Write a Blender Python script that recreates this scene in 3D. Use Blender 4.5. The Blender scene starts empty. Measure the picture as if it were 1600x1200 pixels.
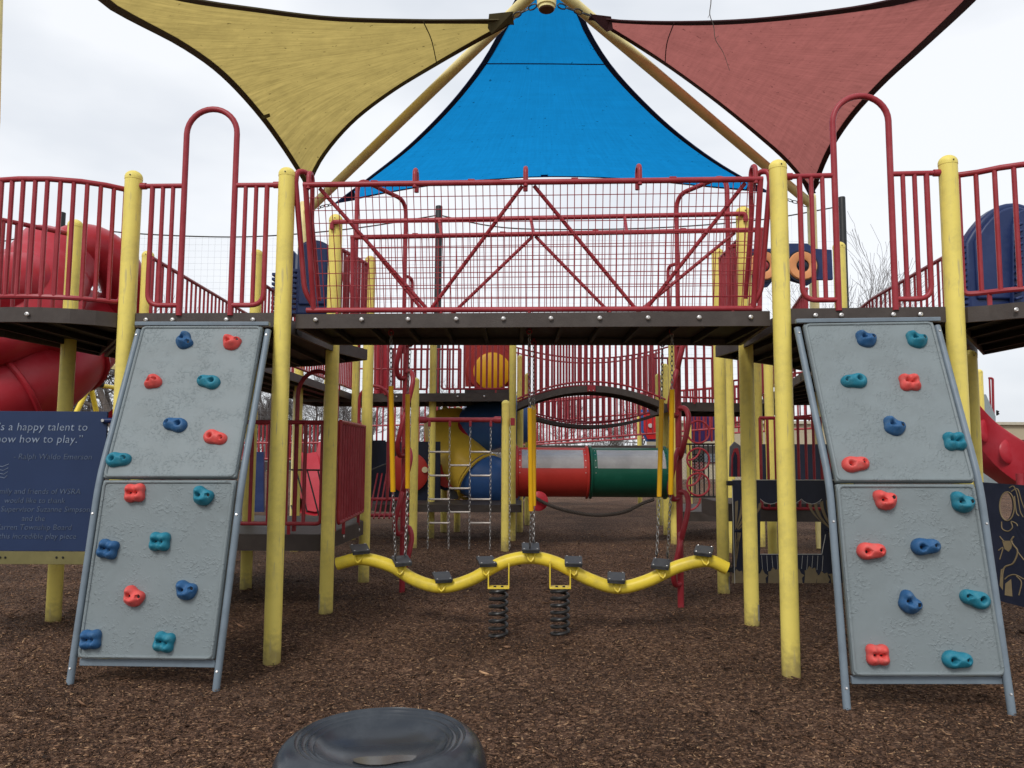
import bpy, math, random
import numpy as np
from mathutils import Vector, Matrix, Euler
random.seed(7); rng = np.random.default_rng(11)
S = bpy.context.scene; COL = S.collection
R = math.radians; PI = math.pi

# ---------------------------------------------------------------- camera
CAM = Vector((0, 0, 1.5)); PITCH = R(5.06); ROLL = R(0.28)
cd = bpy.data.cameras.new('camera'); cam = bpy.data.objects.new('camera', cd); COL.objects.link(cam)
cd.sensor_width = 36; cd.lens = 27; cd.clip_start = .05; cd.clip_end = 2000
CR = Matrix.Rotation(R(90) + PITCH, 3, 'X') @ Matrix.Rotation(ROLL, 3, 'Z')
cam.matrix_world = Matrix.Translation(CAM) @ CR.to_4x4()
S.camera = cam

# ---------------------------------------------------------------- sky and sun
S.view_settings.view_transform = 'Standard'; S.view_settings.look = 'None'
S.view_settings.exposure = 0.17; S.view_settings.gamma = 1
W = bpy.data.worlds.new('World'); S.world = W; W.use_nodes = True
nt = W.node_tree; nt.nodes.clear(); N = nt.nodes.new; L = nt.links.new
SUN_EL, SUN_ROT = R(44), R(203)
sky = N('ShaderNodeTexSky'); sky.sky_type = 'NISHITA'; sky.sun_disc = False
sky.sun_elevation = SUN_EL; sky.sun_rotation = SUN_ROT; sky.air_density = 1; sky.dust_density = 3
tc = N('ShaderNodeTexCoord'); mp = N('ShaderNodeMapping'); mp.inputs['Scale'].default_value = (1, 1, 2.6)
n1 = N('ShaderNodeTexNoise'); n1.inputs['Scale'].default_value = 1.6; n1.inputs['Detail'].default_value = 5
n1.inputs['Roughness'].default_value = .5
cr = N('ShaderNodeValToRGB')
cr.color_ramp.elements[0].position = .40; cr.color_ramp.elements[0].color = (6.3, 6.7, 7.3, 1)
cr.color_ramp.elements[1].position = .60; cr.color_ramp.elements[1].color = (8.7, 8.9, 9.2, 1)
mx = N('ShaderNodeMix'); mx.data_type = 'RGBA'; mx.inputs[0].default_value = .9
bg = N('ShaderNodeBackground'); bg.inputs['Strength'].default_value = .105; ow = N('ShaderNodeOutputWorld')
L(tc.outputs['Generated'], mp.inputs[0]); L(mp.outputs[0], n1.inputs['Vector']); L(n1.outputs[0], cr.inputs[0])
L(sky.outputs[0], mx.inputs[6]); L(cr.outputs[0], mx.inputs[7]); L(mx.outputs[2], bg.inputs['Color']); L(bg.outputs[0], ow.inputs[0])
sd = bpy.data.lights.new('sun', 'SUN'); sd.energy = 1.5; sd.angle = R(16); sd.color = (1, .97, .93)
sun = bpy.data.objects.new('sun', sd); COL.objects.link(sun); sun.rotation_euler = (R(90) - SUN_EL, 0, -SUN_ROT + PI)
sun.rotation_euler = Vector((math.sin(SUN_ROT) * math.cos(SUN_EL), math.cos(SUN_ROT) * math.cos(SUN_EL), math.sin(SUN_EL))).to_track_quat('Z', 'Y').to_euler()
S.cycles.max_bounces = 7; S.cycles.transparent_max_bounces = 10

# ---------------------------------------------------------------- measuring helpers (photo pixel + distance -> point)
def ray(px, py):
    v = CR @ Vector(((px - 800) / 1200, (600 - py) / 1200, -1)); return v / v.y
def P(px, py, Y): return CAM + ray(px, py) * Y
def G(px, py, z=0.0):
    r = ray(px, py); return CAM + r * ((z - 1.5) / r.z)
def XZ(px, Y, z):                         # x of picture column px at distance Y, height z
    py = 706
    for _ in range(6):
        p = P(px, py, Y); py -= (z - p.z) / Y * 1200
    p = P(px, py, Y); p.z = z; return p

# ---------------------------------------------------------------- materials
MATS = {}
def mat(name, col, rough=.5, var=.12, vscale=6, bump=0, bscale=60, metal=0, spec=.32, coat=0, dirt=None, dscale=3, damt=.3):
    m = bpy.data.materials.new(name); m.use_nodes = True; t = m.node_tree; b = t.nodes['Principled BSDF']
    b.inputs['Roughness'].default_value = rough; b.inputs['Metallic'].default_value = metal
    b.inputs['Specular IOR Level'].default_value = spec; b.inputs['Coat Weight'].default_value = coat
    g = t.nodes.new('ShaderNodeTexCoord')
    n = t.nodes.new('ShaderNodeTexNoise'); n.inputs['Scale'].default_value = vscale; n.inputs['Detail'].default_value = 6; n.inputs['Roughness'].default_value = .65
    t.links.new(g.outputs['Object'], n.inputs['Vector'])
    r = t.nodes.new('ShaderNodeValToRGB'); r.color_ramp.elements[0].position = .3; r.color_ramp.elements[1].position = .7
    r.color_ramp.elements[0].color = tuple(c * (1 - var) for c in col) + (1,); r.color_ramp.elements[1].color = tuple(min(1, c * (1 + var)) for c in col) + (1,)
    t.links.new(n.outputs[0], r.inputs[0]); out = r.outputs[0]
    if dirt:
        n2 = t.nodes.new('ShaderNodeTexNoise'); n2.inputs['Scale'].default_value = dscale; n2.inputs['Detail'].default_value = 8; n2.inputs['Roughness'].default_value = .7
        t.links.new(g.outputs['Object'], n2.inputs['Vector'])
        r2 = t.nodes.new('ShaderNodeValToRGB'); r2.color_ramp.elements[0].position = .48; r2.color_ramp.elements[1].position = .72
        r2.color_ramp.elements[0].color = (0, 0, 0, 1); r2.color_ramp.elements[1].color = (damt, damt, damt, 1)
        t.links.new(n2.outputs[0], r2.inputs[0])
        mm = t.nodes.new('ShaderNodeMix'); mm.data_type = 'RGBA'; mm.inputs[7].default_value = dirt + (1,)
        t.links.new(r2.outputs[0], mm.inputs[0]); t.links.new(out, mm.inputs[6]); out = mm.outputs[2]
    t.links.new(out, b.inputs['Base Color'])
    rr = t.nodes.new('ShaderNodeMapRange'); rr.inputs[3].default_value = max(0, rough - .1); rr.inputs[4].default_value = min(1, rough + .12)
    t.links.new(n.outputs[0], rr.inputs[0]); t.links.new(rr.outputs[0], b.inputs['Roughness'])
    if bump:
        n3 = t.nodes.new('ShaderNodeTexNoise'); n3.inputs['Scale'].default_value = bscale; n3.inputs['Detail'].default_value = 4
        bp = t.nodes.new('ShaderNodeBump'); bp.inputs['Strength'].default_value = bump; bp.inputs['Distance'].default_value = .01
        t.links.new(g.outputs['Object'], n3.inputs['Vector']); t.links.new(n3.outputs[0], bp.inputs['Height']); t.links.new(bp.outputs[0], b.inputs['Normal'])
    MATS[name] = m; return m

YEL = mat('yellow_powdercoat', (.86, .71, .165), .42, .06, 3, .05, 25, dirt=(.40, .33, .12), dscale=4, damt=.45)
YELB = mat('yellow_bright', (.82, .62, .055), .38, .07, 4, .04, 25, dirt=(.35, .27, .08), dscale=6, damt=.5)
SLEEVE = mat('yellow_sleeve', (.78, .42, .01), .4, .06, 5)
RED = mat('red_powdercoat', (.32, .027, .037), .38, .12, 5, .04, 40, dirt=(.36, .09, .10), dscale=5, damt=.45)
REDP = mat('red_plastic', (.42, .022, .035), .33, .10, 2, .02, 10, dirt=(.40, .09, .12), dscale=2, damt=.35)
REDB = mat('red_bright_panel', (.40, .03, .022), .4, .08, 3)
ORA = mat('orange_plastic', (.92, .44, .01), .38, .06, 3)
DECKU = mat('deck_underside_shade', (.008, .007, .0065), .6, .2, 8)  # deck brown darkened to near black, painting in the shade beneath decks
DECK = mat('brown_deck_coating', (.060, .047, .041), .5, .15, 8, .15, 120, dirt=(.10, .085, .075), dscale=5, damt=.5)
NAVY = mat('navy_plastic', (.016, .032, .11), .38, .12, 3, .02, 20, dirt=(.05, .07, .16), dscale=3, damt=.4)
NAVD = mat('navy_panel', (.012, .016, .035), .4, .12, 4, dirt=(.03, .035, .06), dscale=4, damt=.4)
SIGNB = mat('sign_navy', (.020, .038, .098), .5, .1, 2, .02, 30, spec=.25)
LETD = mat('faint_engraved_letter', (.085, .115, .18), .6, .45, 16)
LETT = mat('engraved_letter', (.24, .29, .38), .6, .35, 14)
KHAKI = mat('khaki_engraving', (.22, .17, .095), .6, .15, 9)
GREEN = mat('green_plastic', (.006, .075, .045), .33, .1, 2, dirt=(.03, .16, .11), dscale=3, damt=.3)
BLUE = mat('blue_slide_plastic', (.045, .13, .36), .36, .1, 2, dirt=(.07, .13, .27), dscale=3, damt=.3)
YSL = mat('yellow_slide_plastic', (.70, .46, .05), .36, .08, 2)
HUBM = mat('rusty_brown_cap', (.13, .06, .035), .7, .3, 10)
STRUT = mat('canopy_frame_paint', (.93, .79, .36), .42, .08, 3, .05, 20, dirt=(.34, .25, .12), dscale=3, damt=.5)
RAIL = mat('blue_grey_powdercoat', (.18, .225, .265), .42, .1, 5, .05, 40, dirt=(.12, .15, .18), dscale=8, damt=.5)
STEEL = mat('galvanised_steel', (.30, .29, .28), .42, .2, 30, metal=.75)
RUNG = mat('pale_coated_steel', (.48, .43, .38), .35, .1, 10, metal=.2)
BOLT = mat('bolt_steel', (.62, .60, .58), .3, .15, 20, metal=.8)
RUB = mat('black_rubber', (.035, .036, .038), .45, .2, 12, .2, 120, dirt=(.09, .09, .085), dscale=12, damt=.6)
SPR = mat('black_spring_paint', (.018, .018, .018), .35, .3, 12, dirt=(.06, .05, .045), dscale=15, damt=.6)
STOOL = mat('slate_glossy_plastic', (.026, .032, .041), .23, .1, 3, .015, 8, spec=.36, coat=.0, dirt=(.10, .11, .12), dscale=4, damt=.35)
OLIVE = mat('olive_strip', (.17, .15, .06), .5, .15, 6)
BLK = mat('black_pole_paint', (.014, .015, .016), .5, .2, 4)
CORD = mat('dark_rope', (.05, .045, .04), .7, .2, 20)
ROPE = mat('twisted_rope', (.045, .035, .028), .8, .3, 30, .4, 90)
NETM = mat('grey_net_cord', (.30, .31, .33), .8, .1, 9)
BARK = mat('grey_bark', (.085, .070, .060), .85, .3, 9)
BARKF = mat('haze_paled_twigs', (.13, .115, .11), .9, .2, 9)  # bark lightened so the colour itself carries the distance haze
WALLB = mat('beige_building_wall', (.46, .40, .28), .85, .08, 2, dirt=(.35, .29, .2), dscale=1, damt=.4)
MARO = mat('maroon_trim', (.12, .022, .02), .6, .15, 3)
GLZ = mat('dark_window_glass', (.10, .12, .14), .12, .2, 3)
WHITE = mat('pale_edge', (.55, .55, .52), .6, .1, 5)
TAPE = mat('grey_tape', (.33, .30, .25), .7, .3, 30)
H_RED = mat('hold_red', (.68, .085, .075), .56, .12, 9, .12, 60, dirt=(.42, .17, .15), dscale=18, damt=.6)
H_BLUE = mat('hold_blue', (.022, .095, .23), .56, .15, 9, .12, 60, dirt=(.10, .17, .25), dscale=18, damt=.6)
H_TEAL = mat('hold_teal', (.015, .18, .26), .56, .15, 9, .12, 60, dirt=(.10, .25, .28), dscale=18, damt=.6)
H_DRK = mat('hold_socket', (.008, .008, .009), .6, .1, 9)

def weather(m, grime=(.16, .11, .07), zr=.20, amt=.6, scuff=(.42, .36, .22)):
    t = m.node_tree; b = t.nodes['Principled BSDF']; n = t.nodes.new; l = t.links.new; src = b.inputs['Base Color'].links[0].from_socket
    g = n('ShaderNodeTexCoord'); sp = n('ShaderNodeSeparateXYZ'); l(g.outputs['Object'], sp.inputs[0]); nz = n('ShaderNodeTexNoise'); nz.inputs['Scale'].default_value = 22; nz.inputs['Detail'].default_value = 6; l(g.outputs['Object'], nz.inputs['Vector'])
    a = n('ShaderNodeMath'); a.operation = 'MULTIPLY_ADD'; a.inputs[1].default_value = -.34; l(nz.outputs[0], a.inputs[0]); l(sp.outputs['Z'], a.inputs[2])
    r = n('ShaderNodeMapRange'); r.inputs[1].default_value = -.17; r.inputs[2].default_value = zr - .17; r.inputs[3].default_value = amt; r.inputs[4].default_value = 0; l(a.outputs[0], r.inputs[0])
    x = n('ShaderNodeMix'); x.data_type = 'RGBA'; x.inputs[7].default_value = (*grime, 1); l(r.outputs[0], x.inputs[0]); l(src, x.inputs[6])
    mp = n('ShaderNodeMapping'); mp.inputs['Scale'].default_value = (55, 55, 5); l(g.outputs['Object'], mp.inputs[0]); ns = n('ShaderNodeTexNoise'); ns.inputs['Scale'].default_value = 1; ns.inputs['Detail'].default_value = 5; l(mp.outputs[0], ns.inputs['Vector'])
    r2 = n('ShaderNodeMapRange'); r2.inputs[1].default_value = .62; r2.inputs[2].default_value = .70; r2.inputs[3].default_value = 0; r2.inputs[4].default_value = .55; l(ns.outputs[0], r2.inputs[0])
    y = n('ShaderNodeMix'); y.data_type = 'RGBA'; y.inputs[7].default_value = (*scuff, 1); l(r2.outputs[0], y.inputs[0]); l(x.outputs[2], y.inputs[6]); l(y.outputs[2], b.inputs['Base Color'])
weather(YEL)
# moulded climbing wall: grey-green plastic with worm-like stucco relief and mottled dirt
m = mat('grey_moulded_wall', (.200, .235, .245), .52, .06, 5, dirt=(.135, .155, .155), dscale=2.4, damt=.4)
t = m.node_tree; b = t.nodes['Principled BSDF']; g = t.nodes.new('ShaderNodeTexCoord')
na = t.nodes.new('ShaderNodeTexNoise'); na.inputs['Scale'].default_value = 52; na.inputs['Detail'].default_value = 2; na.inputs['Distortion'].default_value = .5
nb = t.nodes.new('ShaderNodeTexNoise'); nb.inputs['Scale'].default_value = 7; nb.inputs['Detail'].default_value = 3
ra = t.nodes.new('ShaderNodeValToRGB'); ra.color_ramp.elements[0].position = .50; ra.color_ramp.elements[1].position = .66
rb = t.nodes.new('ShaderNodeValToRGB'); rb.color_ramp.elements[0].position = .40; rb.color_ramp.elements[1].position = .60
mu = t.nodes.new('ShaderNodeMath'); mu.operation = 'MULTIPLY'; bp = t.nodes.new('ShaderNodeBump'); bp.inputs['Strength'].default_value = .62; bp.inputs['Distance'].default_value = .005
for n_ in (na, nb): t.links.new(g.outputs['Object'], n_.inputs['Vector'])
t.links.new(na.outputs[0], ra.inputs[0]); t.links.new(nb.outputs[0], rb.inputs[0]); t.links.new(ra.outputs[0], mu.inputs[0]); t.links.new(rb.outputs[0], mu.inputs[1])
t.links.new(mu.outputs[0], bp.inputs['Height']); t.links.new(bp.outputs[0], b.inputs['Normal']); WALL = m

def fabric(name, col, scale, sw=(1.2, 26, 1)):
    m = bpy.data.materials.new(name); m.use_nodes = True; t = m.node_tree; t.nodes.clear(); n = t.nodes.new; l = t.links.new
    g = n('ShaderNodeTexCoord'); mp = n('ShaderNodeMapping'); mp.inputs['Scale'].default_value = sw
    a = n('ShaderNodeTexNoise'); a.inputs['Scale'].default_value = 2.2; a.inputs['Detail'].default_value = 8; a.inputs['Roughness'].default_value = .7; a.inputs['Distortion'].default_value = .3
    b_ = n('ShaderNodeTexNoise'); b_.inputs['Scale'].default_value = 3.5; b_.inputs['Detail'].default_value = 9; b_.inputs['Roughness'].default_value = .75
    mp2 = n('ShaderNodeMapping'); mp2.inputs['Scale'].default_value = (30, 2.0, 1); c = n('ShaderNodeTexNoise'); c.inputs['Scale'].default_value = 4; c.inputs['Detail'].default_value = 6
    l(g.outputs['UV'], mp.inputs[0]); l(mp.outputs[0], a.inputs['Vector']); l(g.outputs['Object'], b_.inputs['Vector']); l(g.outputs['UV'], mp2.inputs[0]); l(mp2.outputs[0], c.inputs['Vector'])
    s1 = n('ShaderNodeMath'); s1.operation = 'ADD'; l(a.outputs[0], s1.inputs[0]); l(b_.outputs[0], s1.inputs[1])
    s2 = n('ShaderNodeMath'); s2.operation = 'ADD'; l(s1.outputs[0], s2.inputs[0]); l(c.outputs[0], s2.inputs[1])
    mr = n('ShaderNodeMapRange'); mr.inputs[1].default_value = 1.05; mr.inputs[2].default_value = 1.95; mr.inputs[3].default_value = 1 - scale; mr.inputs[4].default_value = 1 + scale * .6
    l(s2.outputs[0], mr.inputs[0])
    sp_ = n('ShaderNodeTexNoise'); sp_.inputs['Scale'].default_value = 17; sp_.inputs['Detail'].default_value = 2; l(g.outputs['Object'], sp_.inputs['Vector'])
    sm = n('ShaderNodeMapRange'); sm.inputs[1].default_value = .69; sm.inputs[2].default_value = .75; sm.inputs[3].default_value = 1; sm.inputs[4].default_value = .45; l(sp_.outputs[0], sm.inputs[0])
    ml = n('ShaderNodeMath'); ml.operation = 'MULTIPLY'; l(mr.outputs[0], ml.inputs[0]); l(sm.outputs[0], ml.inputs[1])
    vm = n('ShaderNodeVectorMath'); vm.operation = 'SCALE'; vm.inputs[0].default_value = col; l(ml.outputs[0], vm.inputs['Scale'])
    d = n('ShaderNodeBsdfDiffuse'); tr = n('ShaderNodeBsdfTranslucent'); mx = n('ShaderNodeMixShader'); mx.inputs[0].default_value = .72; o = n('ShaderNodeOutputMaterial')
    l(vm.outputs[0], d.inputs[0]); l(vm.outputs[0], tr.inputs[0]); l(d.outputs[0], mx.inputs[1]); l(tr.outputs[0], mx.inputs[2]); l(mx.outputs[0], o.inputs[0])
    MATS[name] = m; return m
F_YEL = fabric('yellow_shade_cloth', (.48, .37, .12), .38, (22, 1.3, 1))
F_BLUE = fabric('blue_shade_cloth', (.008, .26, .63), .16)
F_RED = fabric('red_shade_cloth', (.40, .135, .12), .28)
HEMY = mat('dark_olive_hem', (.075, .060, .025), .8, .2, 9); HEMB = mat('dark_blue_hem', (.008, .022, .085), .8, .2, 9); HEMR = mat('dark_maroon_hem', (.045, .012, .015), .8, .2, 9)

# ---------------------------------------------------------------- mesh builder
class MB:
    def __init__(s): s.v = []; s.f = []; s.mi = []; s.cur = 0
    def add(s, vs, fs):
        o = len(s.v); s.v += [tuple(v) for v in vs]; s.f += [tuple(i + o for i in f) for f in fs]; s.mi += [s.cur] * len(fs); return s
    def tube(s, path, r, seg=10, closed=False, caps=True):
        path = [Vector(p) for p in path]; n = len(path); rs = r if hasattr(r, '__len__') else [r] * n
        T = []
        for i in range(n):
            a = path[(i - 1) % n] if (closed or i > 0) else path[i]; c = path[(i + 1) % n] if (closed or i < n - 1) else path[i]
            d = c - a; T.append(d.normalized() if d.length > 1e-9 else Vector((0, 0, 1)))
        u = T[0].orthogonal().normalized(); vs = []
        for i in range(n):
            u = (u - T[i] * u.dot(T[i])); u = u.normalized() if u.length > 1e-6 else T[i].orthogonal().normalized(); w = T[i].cross(u)
            for k in range(seg):
                a = 2 * PI * k / seg; vs.append(path[i] + (u * math.cos(a) + w * math.sin(a)) * rs[i])
        fs = []
        for i in range(n if closed else n - 1):
            j = (i + 1) % n
            for k in range(seg): k2 = (k + 1) % seg; fs.append((i * seg + k, i * seg + k2, j * seg + k2, j * seg + k))
        if caps and not closed: fs += [tuple(range(seg - 1, -1, -1)), tuple((n - 1) * seg + k for k in range(seg))]
        return s.add(vs, fs)
    def box(s, c, sz, rot=None):
        c = Vector(c); h = Vector(sz) / 2; vs = []
        for x in (-1, 1):
            for y in (-1, 1):
                for z in (-1, 1):
                    p = Vector((x * h.x, y * h.y, z * h.z)); vs.append(c + (rot @ p if rot is not None else p))
        return s.add(vs, [(0, 1, 3, 2), (4, 6, 7, 5), (0, 4, 5, 1), (2, 3, 7, 6), (0, 2, 6, 4), (1, 5, 7, 3)])
    def beam(s, a, b_, w, h):                       # rectangular bar a->b, h vertical
        a = Vector(a); b_ = Vector(b_); d = (b_ - a); t_ = d.normalized(); sx = t_.cross(Vector((0, 0, 1)))
        sx = sx.normalized() if sx.length > 1e-6 else Vector((1, 0, 0)); up = sx.cross(t_); vs = []
        for p in (a, b_):
            for i, j in ((-1, -1), (1, -1), (1, 1), (-1, 1)): vs.append(p + sx * (w / 2 * i) + up * (h / 2 * j))
        return s.add(vs, [(0, 3, 2, 1), (4, 5, 6, 7), (0, 1, 5, 4), (1, 2, 6, 5), (2, 3, 7, 6), (3, 0, 4, 7)])
    def lathe(s, prof, c, seg=24, axis=None):       # prof: (r, z) bottom to top
        c = Vector(c); q = Vector((0, 0, 1)).rotation_difference(Vector(axis)).to_matrix() if axis is not None else Matrix.Identity(3); vs = []
        for r, z in prof:
            for k in range(seg): a = 2 * PI * k / seg; vs.append(c + q @ Vector((r * math.cos(a), r * math.sin(a), z)))
        fs = []
        for i in range(len(prof) - 1):
            for k in range(seg): k2 = (k + 1) % seg; fs.append((i * seg + k, i * seg + k2, (i + 1) * seg + k2, (i + 1) * seg + k))
        fs += [tuple(range(seg - 1, -1, -1)), tuple((len(prof) - 1) * seg + k for k in range(seg))]
        return s.add(vs, fs)
    def prism(s, poly, off):                        # planar polygon pushed by vector off
        poly = [Vector(p) for p in poly]; off = Vector(off); n = len(poly)
        return s.add(poly + [p + off for p in poly], [tuple(range(n - 1, -1, -1)), tuple(range(n, 2 * n))] + [(i, (i + 1) % n, n + (i + 1) % n, n + i) for i in range(n)])
    def grid(s, rows):
        n = len(rows); m_ = len(rows[0])
        return s.add([p for r in rows for p in r], [(i * m_ + j, i * m_ + j + 1, (i + 1) * m_ + j + 1, (i + 1) * m_ + j) for i in range(n - 1) for j in range(m_ - 1)])
    def torus(s, c, nrm, R_, r, seg=28, s2=8, a0=0, a1=2 * PI):
        q = Vector((0, 0, 1)).rotation_difference(Vector(nrm)).to_matrix(); c = Vector(c); full = abs(a1 - a0 - 2 * PI) < 1e-6; n = seg if full else seg + 1
        return s.tube([c + q @ Vector((R_ * math.cos(a0 + (a1 - a0) * i / seg), R_ * math.sin(a0 + (a1 - a0) * i / seg), 0)) for i in range(n)], r, s2, closed=full)
    def build(s, name, m, parent=None, smooth=True, bevel=0, angle=40):
        base = PIV.get(parent.name, Vector()) if parent is not None else getattr(s, 'piv', Vector())
        me = bpy.data.meshes.new(name); me.from_pydata([tuple(Vector(v) - base) for v in s.v], [], s.f)
        for mm in (m if isinstance(m, (list, tuple)) else [m]): me.materials.append(mm)
        if max(s.mi, default=0): me.polygons.foreach_set('material_index', s.mi)
        me.validate(); me.update()
        if smooth: me.shade_smooth(); me.set_sharp_from_angle(angle=R(angle))
        o = bpy.data.objects.new(name, me); COL.objects.link(o)
        if parent is not None: o.parent = parent; PIV[o.name] = base
        else: o.location = base; PIV[o.name] = base
        if bevel:
            b_ = o.modifiers.new('bevel', 'BEVEL'); b_.width = bevel; b_.segments = 3; b_.limit_method = 'ANGLE'; b_.angle_limit = R(35)
        return o
PIV = {}
def tag(o, label=None, cat=None, group=None, kind=None):
    if label: o['label'] = label
    if cat: o['category'] = cat
    if group: o['group'] = group
    if kind: o['kind'] = kind
    return o
def thing(name, label, cat, loc, group=None):
    o = bpy.data.objects.new(name, None); COL.objects.link(o); o.location = loc; o.empty_display_size = .1
    PIV[o.name] = Vector(loc); return tag(o, label, cat, group)
def fillet(pts, r, n=5):
    pts = [Vector(p) for p in pts]; out = [pts[0]]
    for i in range(1, len(pts) - 1):
        a, c, b_ = pts[i - 1], pts[i], pts[i + 1]; d1 = a - c; d2 = b_ - c; rr = min(r, d1.length * .48, d2.length * .48)
        p1 = c + d1.normalized() * rr; p2 = c + d2.normalized() * rr
        for k in range(n + 1):
            t_ = k / n; out.append(p1 * (1 - t_) ** 2 + c * 2 * t_ * (1 - t_) + p2 * t_ * t_)
    out.append(pts[-1]); return out
def spline(pts, n=8):
    pts = [Vector(p) for p in pts]; q = [2 * pts[0] - pts[1]] + pts + [2 * pts[-1] - pts[-2]]; out = []
    for i in range(1, len(q) - 2):
        p0, p1, p2, p3 = q[i - 1:i + 3]
        for k in range(n):
            t_ = k / n; out.append(.5 * ((2 * p1) + (p2 - p0) * t_ + (2 * p0 - 5 * p1 + 4 * p2 - p3) * t_ ** 2 + (3 * p1 - p0 - 3 * p2 + p3) * t_ ** 3))
    out.append(pts[-1]); return out
def along(path, s):                      # point at fraction s of a polyline
    path = [Vector(p) for p in path]; Ls = [(path[i + 1] - path[i]).length for i in range(len(path) - 1)]; d = s * sum(Ls)
    for i, l_ in enumerate(Ls):
        if d <= l_ or i == len(Ls) - 1: return path[i].lerp(path[i + 1], min(1, d / max(l_, 1e-9)))
        d -= l_

# ================================================================ THE SETTING
DK = 2.55; FB = 2.44            # deck top / fascia bottom
# grass field reaching the horizon
gm = mat('dry_grass', (.13, .125, .05), .95, .35, .6, .6, 8, dirt=(.24, .19, .10), dscale=.15, damt=.7)
g_ = MB(); g_.grid([[(x, y, -.16) for x in (-900, -60, 0, 60, 900)] for y in (-200, 0, 60, 900)])
tag(g_.build('grass_field', gm, smooth=False), kind='structure')
# bark mulch: an uneven sheet
mm_ = bpy.data.materials.new('bark_mulch'); mm_.use_nodes = True; t = mm_.node_tree; b = t.nodes['Principled BSDF']; n = t.nodes.new; l = t.links.new
b.inputs['Roughness'].default_value = .9; b.inputs['Specular IOR Level'].default_value = .2
g = n('ShaderNodeTexCoord'); v = n('ShaderNodeTexVoronoi'); v.inputs['Scale'].default_value = 62; v.inputs['Randomness'].default_value = 1
mp = n('ShaderNodeMapping'); mp.inputs['Scale'].default_value = (1, 1.0, 1); dn = n('ShaderNodeTexNoise'); dn.inputs['Scale'].default_value = 30; dn.inputs['Detail'].default_value = 5
ad = n('ShaderNodeMixRGB'); ad.inputs[0].default_value = .03; l(g.outputs['Object'], ad.inputs[1]); l(dn.outputs['Color'], ad.inputs[2]); l(ad.outputs[0], v.inputs['Vector'])
sr = n('ShaderNodeSeparateColor'); l(v.outputs['Color'], sr.inputs[0])
c1 = n('ShaderNodeValToRGB'); e = c1.color_ramp.elements; e[0].position = 0; e[0].color = (.046, .025, .016, 1); e[1].position = 1; e[1].color = (.44, .27, .155, 1)
for p_, c_ in ((.45, (.105, .057, .036, 1)), (.8, (.185, .102, .063, 1)), (.94, (.29, .17, .105, 1))): q = e.new(p_); q.color = c_
l(sr.outputs[0], c1.inputs[0])
bn = n('ShaderNodeTexNoise'); bn.inputs['Scale'].default_value = .9; bn.inputs['Detail'].default_value = 4; l(g.outputs['Object'], bn.inputs['Vector'])
mr = n('ShaderNodeMapRange'); mr.inputs[1].default_value = .3; mr.inputs[2].default_value = .7; mr.inputs[3].default_value = .55; mr.inputs[4].default_value = 1.25; l(bn.outputs[0], mr.inputs[0])
vs = n('ShaderNodeVectorMath'); vs.operation = 'SCALE'; l(c1.outputs[0], vs.inputs[0]); l(mr.outputs[0], vs.inputs['Scale']); l(vs.outputs[0], b.inputs['Base Color'])
bp = n('ShaderNodeBump'); bp.inputs['Strength'].default_value = .9; bp.inputs['Distance'].default_value = .02; l(v.outputs['Distance'], bp.inputs['Height']); l(bp.outputs[0], b.inputs['Normal'])
def gz(x, y):
    z = .022 * math.sin(1.7 * x + .6) * math.sin(1.3 * y + 1) + .016 * math.sin(4.1 * x + y) * math.sin(3.3 * y - x)
    for (cx, cy, rr, dd) in ((-1.75, 5.8, .22, -.008), (1.95, 5.5, .22, -.008), (-1.2, 4.3, .5, .03), (.9, 4.0, .45, .03), (.1, 5.7, .5, .03), (.15, 6.6, .9, -.03), (-2.4, 5.4, .8, -.04), (2.45, 5.1, .8, -.04), (-.6, 2.7, .9, -.02), (.2, 14.5, 4, -.05)):
        z += dd * math.exp(-((x - cx) ** 2 + (y - cy) ** 2) / rr ** 2)
    return z
xs = np.concatenate([np.linspace(-50, -9, 20), np.linspace(-8.8, 8.8, 150), np.linspace(9, 50, 20)]); ys = np.concatenate([np.linspace(-6, 2, 12), np.linspace(2.1, 16, 130), np.linspace(16.5, 58, 44)])
g_ = MB(); g_.grid([[(x, y, gz(x, y)) for x in xs] for y in ys]); tag(g_.build('mulch_ground', mm_), kind='structure')
# loose chips: small solid slivers
NC = 230000; Yc = 3.0 + 12.5 * rng.random(NC) ** 1.55; Xc = (rng.random(NC) * 2 - 1) * (Yc * .74 + .3)
Zc = np.array([gz(x, y) for x, y in zip(Xc, Yc)]) + .002 + .012 * rng.random(NC)
Ln = rng.lognormal(-4.98, .52, NC); Ln = np.clip(Ln, .004, .06); Wd = Ln * (.10 + .24 * rng.random(NC)) + .0012; Ln[:1400] = rng.uniform(.025, .06, 1400); Wd[:1400] = rng.uniform(.0015, .005, 1400); th = rng.random(NC) * 2 * PI; ti = rng.normal(0, .22, NC); ro_ = rng.random(NC) * PI
ax = np.stack([np.cos(th) * np.cos(ti), np.sin(th) * np.cos(ti), np.sin(ti)], 1); sd_ = np.stack([-np.sin(th), np.cos(th), np.zeros(NC)], 1); up_ = np.cross(ax, sd_)
s2 = sd_ * np.cos(ro_ * .3)[:, None] + up_ * np.sin(ro_ * .3)[:, None]; u2 = np.cross(ax, s2); c = np.stack([Xc, Yc, Zc], 1)
V4 = np.stack([c - ax * Ln[:, None] + s2 * Wd[:, None] * .7, c - ax * Ln[:, None] - s2 * Wd[:, None] * .7, c + ax * Ln[:, None] * .9 + s2 * Wd[:, None], c + ax * Ln[:, None] - s2 * Wd[:, None] * .6, c - u2 * Wd[:, None] * .5], 1)
V4[:, :4] += (u2 * Wd[:, None] * .25)[:, None, :]
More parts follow.
